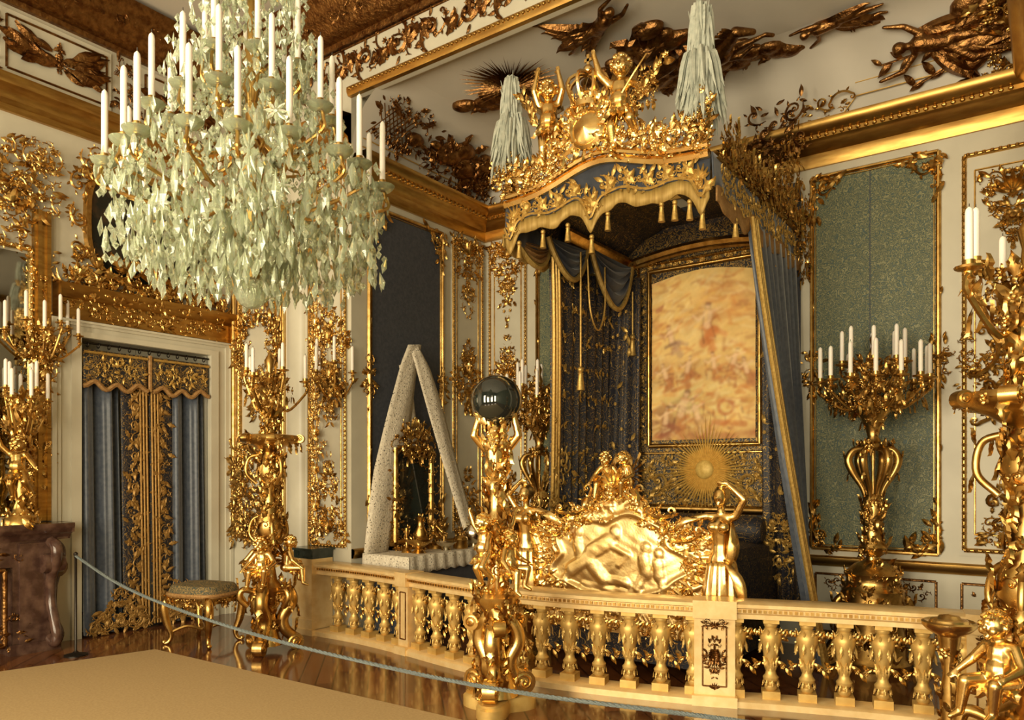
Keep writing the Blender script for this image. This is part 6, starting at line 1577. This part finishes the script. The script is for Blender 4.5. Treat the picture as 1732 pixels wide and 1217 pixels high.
build(join(box(0.085, 0.735, -2.215, -0.765, 0.842, 0.856)), 'lace_cloth', 'lace', tb, smooth=False, inv=TI)
u = np.linspace(0, 1, 80); per = [(0.74, -2.22 + 1.46 * a) for a in u]
P = np.array([[(x + 0.02 * s + 0.008 * sin(y * 40), y, 0.855 - s * (0.16 + 0.02 * abs(sin(y * 22)))) for x, y in per] for s in np.linspace(0, 1, 5)])
build(grid(P[::-1]), 'lace_flounce', 'lace', tb, inv=TI, thick=0.006)
P = np.array([[(0.09 + 0.67 * a, -2.222 - 0.012 * sin(a * 30) * s - 0.01 * s, 0.855 - s * 0.17) for a in u] for s in np.linspace(0, 1, 5)])
build(grid(P), 'lace_flounce', 'lace', tb, inv=TI, thick=0.006)
build(join(box(0.12, 0.715, -2.19, -0.79, 0.05, 0.80)), 'skirt', 'velvet', tb, smooth=False, inv=TI)
lc = thing('lace_drape', 'tall white lace veil hung over the toilet mirror like a tent', 'drape', (0.34, -1.5, 0.86)); LI = (0.34, -1.5, 0.86)
build(ribbon([(-1.63, 3.13), (-1.74, 2.93), (-1.95, 2.34), (-2.15, 1.7), (-2.29, 0.862)], [(-1.42, 3.16), (-1.48, 2.9), (-1.57, 2.36), (-1.7, 1.83), (-1.95, 0.862)], 0.18, 0.0, 0.03), 'left_panel', 'lace', lc, inv=LI, thick=0.012)
build(ribbon([(-1.62, 3.05), (-1.58, 2.75), (-1.52, 2.42), (-1.34, 1.83), (-0.98, 0.862)], [(-1.52, 3.13), (-1.40, 2.90), (-1.28, 2.50), (-1.12, 1.84), (-0.80, 0.862)], 0.22, 0.30, 0.02), 'right_panel', 'lace', lc, inv=LI, thick=0.012)
build(ribbon([(-1.72, 2.9), (-1.62, 2.3), (-1.55, 1.8), (-1.50, 1.3)], [(-1.55, 2.9), (-1.45, 2.3), (-1.36, 1.8), (-1.30, 1.2)], 0.13, 0.02, 0.02), 'inner_panel', 'lace', lc, inv=LI, thick=0.012)
mr = thing('toilet_mirror', 'gilded toilet mirror with carved crest on the lace-covered table', 'mirror', (0.22, -1.55, 0.86)); MI = (0.22, -1.55, 0.86)
build(box(0.18, 0.205, -1.86, -1.28, 0.95, 1.98), 'glass', 'globe', mr, smooth=False, inv=MI)
o = Orn(FX(0.205), rnd=random.Random(14)); o.rect(-1.86, -1.28, 0.95, 1.98, 0.06, 0.04); o.cluster(-1.57, 2.06, 0.6, 0.4, 34, 0.07, 0.14, 'oval', 0.08); o.cluster(-1.28, 1.45, 0.14, 1.0, 16, 0.06, 0.11, 'rect', 0.05); o.cluster(-1.86, 1.45, 0.14, 1.0, 10, 0.06, 0.11, 'rect', 0.05)
o.cluster(-1.57, 0.93, 0.6, 0.14, 10, 0.06, 0.1); o.build('carved_frame', 'gold', mr, inv=MI)
build(join(box(0.10, 0.18, -1.84, -1.78, 0.858, 1.2), box(0.10, 0.18, -1.36, -1.30, 0.858, 1.2), box(0.10, 0.26, -1.84, -1.30, 0.858, 0.90)), 'mirror_stand', 'gold', mr, smooth=False, inv=MI)
def ware(name, label, cat, loc, prof, mat, leaves=0, seg=16):
    t = thing(name, label, cat, loc); build(lathe(prof, seg), 'body', mat, t)
    if leaves:
        mb = MB(); spread_leaves(mb, prof[1:], leaves, 0.03, 0.06, random.Random(leaves)); mb.build('chased_leaves', 'gold', t)['kind'] = 'stuff'
    return t
ware('basin', 'pale oval basin with gilt rim in the middle of the lace table', 'basin', (0.60, -1.47, 0.857), [(0.001, 0), (0.05, 0), (0.04, 0.03), (0.09, 0.06), (0.12, 0.085), (0.115, 0.09), (0.09, 0.07), (0.001, 0.045)], 'silver', 14, 24)
ware('gilt_bowl', 'gilded footed bowl at the left end of the lace table', 'bowl', (0.56, -1.86, 0.857), [(0.001, 0), (0.08, 0), (0.04, 0.04), (0.05, 0.06), (0.14, 0.12), (0.15, 0.15), (0.14, 0.15), (0.001, 0.10)], 'gold', 30)
ware('candlestick', 'small gilded candlestick beside the left lace panel', 'candlestick', (0.42, -1.90, 0.857), [(0.001, 0), (0.06, 0), (0.05, 0.02), (0.015, 0.05), (0.02, 0.12), (0.012, 0.16), (0.025, 0.2), (0.02, 0.26), (0.001, 0.26)], 'gold', 8)
ware('ewer', 'gilded ewer in front of the toilet mirror', 'jug', (0.36, -1.62, 0.857), [(0.001, 0), (0.06, 0), (0.03, 0.04), (0.07, 0.12), (0.08, 0.18), (0.04, 0.26), (0.035, 0.32), (0.055, 0.36), (0.001, 0.35)], 'gold', 22)
ware('gilt_box', 'round gilded powder box near the right lace panel', 'box', (0.60, -1.22, 0.857), [(0.001, 0), (0.08, 0), (0.085, 0.02), (0.08, 0.09), (0.088, 0.10), (0.07, 0.13), (0.02, 0.15), (0.015, 0.18), (0.001, 0.19)], 'gold', 16)
ware('covered_jar', 'pale covered jar with gilt mounts at the right end of the table', 'jar', (0.60, -0.98, 0.857), [(0.001, 0), (0.09, 0), (0.06, 0.03), (0.12, 0.10), (0.13, 0.18), (0.09, 0.24), (0.10, 0.25), (0.05, 0.30), (0.02, 0.33), (0.001, 0.36)], 'silver', 18)
t = thing('gilt_figure_group', 'gilded figure group standing on the lace table before the mirror', 'statuette', (0.38, -1.38, 0.857))
build(lathe([(0.001, 0), (0.11, 0), (0.10, 0.03), (0.08, 0.05), (0.001, 0.06)], 14), 'base', 'gold', t)
for k, (y, a) in enumerate(((-0.05, 0.9), (0.06, 2.0))): build(xf(PUT_SIT if k else PUT_UP, tm(0, y, 0.14 if k else 0.18) @ rz(a) @ sc(0.36)), 'figure', 'gold', t)

# ================================================================ CEILING SCULPTURE
def relief(name, label, F, u, v, s, a, g, mat='gold_dark', flip=False, w=0.0):
    m = F @ tm(u, v, w) @ sc(-1 if flip else 1, 1, 1) @ rz(a) @ sc(s)
    o = build(xf(g, m), name, mat); tag(o, label, 'ceiling relief'); return o
FCE = FC(ZA)
sb = MB(); rr = random.Random(8)
for k in range(110):
    a = 2 * pi * k / 110; L = rr.uniform(0.36, 0.56)
    sb.add(geo([(0.08, -0.010, 0), (0.08, 0.010, 0), (L, 0, 0.012), (0.10, 0, 0.03)], None, [(0, 2, 3), (3, 2, 1), (0, 3, 1), (0, 1, 2)]), rz(a) @ tm(0, 0, 0.02 + 0.02 * (k % 3)))
sb.add(lathe([(0.13, 0), (0.12, 0.05), (0.06, 0.09), (0.001, 0.10)], 20))
relief('ceiling_sunburst', 'dark gilded sunburst with fine rays on the alcove ceiling', FCE, 1.50, 1.50, 1.0, 0, sb.geo())
FIG1 = flying_figure(1); FIG2 = flying_figure(2, 4); FIG3 = flying_figure(5, 5)
relief('flying_figure', 'gilded flying figure with trailing drapery high above the crown', FCE, 2.68, 1.80, 0.72, 0.5, FIG1)
relief('drapery_streamer', 'long gilded drapery streamer left of the flying figure', FCE, 2.72, 1.78, 0.62, pi - 0.45, join(*[xf(leaf_geo(12, 0.3, 0, 0.05, 0.2), tm(0, 0.03 * k, 0.02) @ rz(0.16 * k - 0.2) @ sc(1.0 - 0.12 * k, 0.7, 0.6)) for k in range(4)]))
def cloud(seed, W, H, n):
    rc = random.Random(seed); gs = []
    for k in range(n):
        x = rc.gauss(0, 0.35) * W; y = rc.gauss(0, 0.35) * H; r = rc.uniform(0.05, 0.11)
        gs.append(ball(1, 10, 6, (x, y, 0.02), (r * 1.6, r, r * 0.8)))
    b = voxel(join(*gs), 0.016, 2); ex = [xf(ACAN, tm(rc.uniform(-0.5, 0.5) * W, rc.uniform(-0.4, 0.4) * H, 0.04) @ rz(rc.uniform(0, 6)) @ sc(0.2)) for _ in range(int(n * 0.7))]
    return join(b, *ex)
relief('ceiling_cloud', 'dark gilded cloud bank behind the crown of the canopy', FCE, 2.75, 1.15, 1.0, 0.1, cloud(1, 0.75, 0.32, 26))
relief('ceiling_cloud', 'dark gilded cloud bank between crown and right plume', FCE, 3.02, 0.66, 1.0, 0.2, cloud(2, 0.7, 0.4, 28))
relief('ceiling_cloud', 'dark gilded cloud left of the sunburst above the left plume', FCE, 1.05, 1.30, 0.9, -0.3, cloud(3, 0.55, 0.16, 14))
def horse():
    c = [cap_geo((-0.22, 0, 0.10), (0.12, 0.02, 0.11), 0.12, 0.125), cap_geo((0.12, 0.04, 0.11), (0.30, 0.22, 0.12), 0.095, 0.06), cap_geo((0.30, 0.22, 0.12), (0.36, 0.29, 0.12), 0.062, 0.05), cap_geo((0.36, 0.29, 0.12), (0.50, 0.20, 0.12), 0.052, 0.032),
         cap_geo((0.34, 0.33, 0.13), (0.345, 0.37, 0.13), 0.014, 0.006), cap_geo((0.12, -0.04, 0.1), (0.34, 0.0, 0.1), 0.06, 0.036), cap_geo((0.34, 0.0, 0.1), (0.56, 0.02, 0.08), 0.034, 0.02), cap_geo((0.56, 0.02, 0.08), (0.62, -0.03, 0.08), 0.024, 0.022),
         cap_geo((0.10, -0.06, 0.12), (0.28, -0.12, 0.13), 0.055, 0.034), cap_geo((0.28, -0.12, 0.13), (0.42, -0.06, 0.1), 0.03, 0.018), cap_geo((0.42, -0.06, 0.1), (0.47, -0.10, 0.1), 0.022, 0.02),
         cap_geo((-0.24, -0.03, 0.1), (-0.30, -0.22, 0.1), 0.085, 0.045), cap_geo((-0.30, -0.22, 0.1), (-0.44, -0.30, 0.08), 0.036, 0.022), cap_geo((-0.44, -0.30, 0.08), (-0.42, -0.40, 0.08), 0.02, 0.022), cap_geo((-0.22, -0.05, 0.13), (-0.16, -0.24, 0.14), 0.08, 0.04), cap_geo((-0.16, -0.24, 0.14), (-0.28, -0.36, 0.12), 0.034, 0.02)]
    b = voxel(join(*c), 0.012, 3); rc = random.Random(4); ex = []
    for k in range(16):
        t = k / 15; ex.append(xf(LEAF, tm(0.10 + 0.26 * t, 0.12 + 0.22 * t, 0.13) @ rz(2.3 + rc.uniform(-0.5, 0.5)) @ sc(0.14, 0.12, 0.1)))
    for k in range(7): ex.append(xf(LEAF, tm(-0.32, 0.03, 0.1) @ rz(pi + rc.uniform(-0.5, 0.6)) @ sc(0.32, 0.2, 0.15)))
    return join(b, *ex)
HORSE = horse()
relief('relief_horse', 'gilded galloping horse with raised forelegs on the ceiling', FCE, 3.44, 1.06, 0.92, -0.02, HORSE, w=0.10)
relief('relief_chariot', 'gilded chariot with curled front behind the galloping horse', FCE, 2.98, 1.18, 0.42, 0.2, join(CSCR, xf(SHELL, tm(-0.2, 0.1, 0.1) @ sc(0.8)), xf(ACAN, tm(0.0, -0.4, 0.1) @ sc(0.9)), xf(ACAN, tm(-0.1, 0.4, 0.1) @ rz(2) @ sc(0.8)), xf(leaf_geo(10, 0.9, 0, 0, 0.3), tm(-0.7, -0.3, 0) @ rz(0.4) @ sc(1.3))))
relief('ceiling_cloud', 'dark gilded cloud under the hooves of the horse', FCE, 3.72, 0.50, 0.85, -0.15, cloud(5, 0.6, 0.14, 14))
relief('flying_figure', 'gilded winged figure flying in the middle of the ceiling at right', FCE, 4.46, 0.66, 0.62, 2.9, FIG2)
relief('flying_figure', 'gilded figure with outstretched arm on the cove at upper right', FCB, 5.28, 0.10, 0.85, 2.75, FIG3)
relief('ceiling_cloud', 'dark gilded foliage cloud behind the upper right figure', FCB, 5.5, 0.14, 1.0, 0.4, cloud(7, 0.5, 0.45, 26))
relief('ceiling_cloud', 'dark gilded leafy cloud over the left cornice of the alcove', FCL, -1.0, 0.12, 1.0, 0.1, cloud(9, 0.7, 0.22, 18))
relief('ceiling_cloud', 'dark gilded leafy cloud in the corner behind the left plume', FCL, -0.45, 0.0, 1.0, 0.1, cloud(11, 0.45, 0.3, 18))
fo = Orn(FB(-0.25, 3.75, 5.2), rnd=random.Random(6))
for k in range(40): fo.put(LEAF if k % 3 else SCROLL, R.uniform(-0.2, 0.32), R.uniform(-0.45, 0.15), R.uniform(0.08, 0.15), R.uniform(-0.5, 2.5), False, R.uniform(-0.1, 0.1))
tag(fo.build('leafy_spray', 'gold_dark'), 'dark gilded leafy spray behind the right plume', 'ornament')

# ================================================================ FLOOR: carpet, stool, rope
tag(build(join(*[grid(np.array([[(-0.975, -3.9, z), (5.0, -3.70, z)], [(-2.0, -8.2, z), (6.2, -8.2, z)]])[::(-1 if z > 0.01 else 1)]) for z in (0.001, 0.014)], grid(np.array([[(-0.975, -3.9, z), (5.0, -3.70, z)] for z in (0.014, 0.001)])), grid(np.array([[(-2.0, -8.2, z), (-0.975, -3.9, z)] for z in (0.014, 0.001)]))), 'carpet', 'carpet', smooth=False), 'plain tan carpet in the lower left foreground', 'carpet')
st = thing('stool', 'gilded stool with dark tapestry seat in front of the door', 'stool', (-0.93, -3.42, 0), 0.25)
P = np.array([[(x * (0.31 - 0.03 * k * k), y * (0.25 - 0.03 * k * k), 0.50 + 0.09 * k) for x, y in [(np.sign(cos(a)) * abs(cos(a)) ** 0.55, np.sign(sin(a)) * abs(sin(a)) ** 0.55) for a in np.linspace(0, 2 * pi, 40, endpoint=False)]] for k in np.linspace(0, 1, 5)])
topv = np.concatenate([P[-1], [(0, 0, 0.625)]])
build(join(grid(P, cv=True), geo(topv, None, [(k, (k + 1) % 40, 40) for k in range(40)])), 'seat', 'seat', st)
build(tube(np.concatenate([P[0], P[0][:1]]), 0.022, 6), 'seat_braid', 'fringe_brown', st)
ap = MB()
for (x0, y0), (x1, y1) in (((-0.26, -0.21), (0.26, -0.21)), ((0.26, -0.21), (0.26, 0.21)), ((0.26, 0.21), (-0.26, 0.21)), ((-0.26, 0.21), (-0.26, -0.21))):
    n_ = np.array((y1 - y0, -(x1 - x0), 0)); n_ = n_ / np.linalg.norm(n_); F = frame(((x0 + x1) / 2, (y0 + y1) / 2, 0.44), ((x1 - x0), (y1 - y0), 0), (0, 0, 1))
    oo = Orn(F, ap, random.Random(4)); oo.cluster(0, 0.0, 0.44, 0.07, 7, 0.05, 0.08, 'rect', 0.02); oo.put(SHELL, 0, -0.01, 0.07, pi, False, 0.02); ap.add(box(-0.25, 0.25, -0.03, 0.05, -0.03, -0.005), F)
ap.build('carved_apron', 'gold', st)['kind'] = 'stuff'
for sx_ in (-1, 1):
    for sy_ in (-1, 1):
        c = np.array((sx_ * 0.25, sy_ * 0.20)); d = c / np.linalg.norm(c)
        pth = catmull([(*(c + d * 0.0), 0.46), (*(c + d * 0.045), 0.38), (*(c + d * 0.02), 0.22), (*(c - d * 0.02), 0.10), (*(c + d * 0.0), 0.03), (*(c + d * 0.04), 0.012)], 5)
        lg = build(join(tube(pth, np.interp(np.linspace(0, 1, len(pth)), [0, 0.25, 0.7, 1], [0.04, 0.045, 0.022, 0.022]), 8), ball(0.026, 8, 5, (*(c + d * 0.045), 0.026)), xf(ACAN, frame((*(c + d * 0.06), 0.40), (-d[1], d[0], 0), (0, 0, 1)) @ rz(-pi / 2) @ sc(0.13))), 'leg', 'gold', st)
for a, b in (((-0.23, -0.19), (0.23, 0.19)), ((-0.23, 0.19), (0.23, -0.19))):
    build(tube(catmull([(*a, 0.12), (a[0] * 0.5, a[1] * 0.5, 0.17), (0, 0, 0.13), (b[0] * 0.5, b[1] * 0.5, 0.17), (*b, 0.12)], 5), 0.016, 6), 'stretcher', 'gold', st)

rp = catmull([(-1.38, -4.44, 0.93), (-0.65, -4.41, 0.73), (0.15, -4.33, 0.58), (1.32, -4.22, 0.45), (2.56, -4.07, 0.37), (3.42, -3.94, 0.345), (4.40, -3.73, 0.345), (4.75, -3.62, 0.33), (5.18, -3.45, 0.29)], 8)
rope = thing('barrier_rope', 'grey-blue barrier rope strung across the foreground', 'rope', (1.9, -4.1, 0.4))
mb = MB()
for ph in (0, 2 * pi / 3, 4 * pi / 3):                          # three twisted strands
    n = len(rp) * 6; k = np.linspace(0, len(rp) - 1, n); c = np.stack([np.interp(k, np.arange(len(rp)), rp[:, j]) for j in range(3)], -1)
    tw = np.linspace(0, 150 * pi, n); c = c + 0.0065 * np.stack([0 * tw, np.cos(tw + ph), np.sin(tw + ph)], -1)
    mb.add(tube(c, 0.0085, 5))
mb.build('twisted_cord', 'rope', rope, inv=(1.9, -4.1, 0.4))
for x, y, z, lb in ((-1.38, -4.44, 0.96, 'thin dark rope post beside the fireplace'), (5.18, -3.45, 0.31, 'short dark rope post by the right stand')):
    t = thing('rope_post', lb, 'post', (x, y, 0.0))
    build(lathe([(0.001, 0), (0.10, 0), (0.10, 0.012), (0.03, 0.03), (0.011, 0.05), (0.011, z - 0.03), (0.02, z - 0.015), (0.016, z), (0.001, z + 0.01)], 12), 'post', 'iron', t)
    build(xf(tor, tm(0, 0, z - 0.03) @ rx(pi / 2)), 'ring', 'iron', t)
t = thing('gilded_pedestal', 'small gilded pedestal with round domed top before the balustrade', 'pedestal', (5.55, -2.98, 0))
build(xf(lathe([(0.05, 0.80), (0.11, 0.835), (0.135, 0.86), (0.138, 0.88), (0.125, 0.888), (0.112, 0.878), (0.10, 0.878), (0.092, 0.895), (0.06, 0.90), (0.05, 0.915), (0.001, 0.925)], 24), np.eye(4)), 'round_top', 'gold_bright', t)
prof = [(0.001, 0), (0.13, 0.0), (0.13, 0.04), (0.06, 0.10), (0.035, 0.25), (0.05, 0.45), (0.03, 0.6), (0.05, 0.75), (0.06, 0.81)]
build(lathe(prof, 14), 'stem', 'gold', t); mb = MB(); spread_leaves(mb, prof[2:], 46, 0.06, 0.11, random.Random(3)); mb.build('scroll_leaves', 'gold', t)['kind'] = 'stuff'
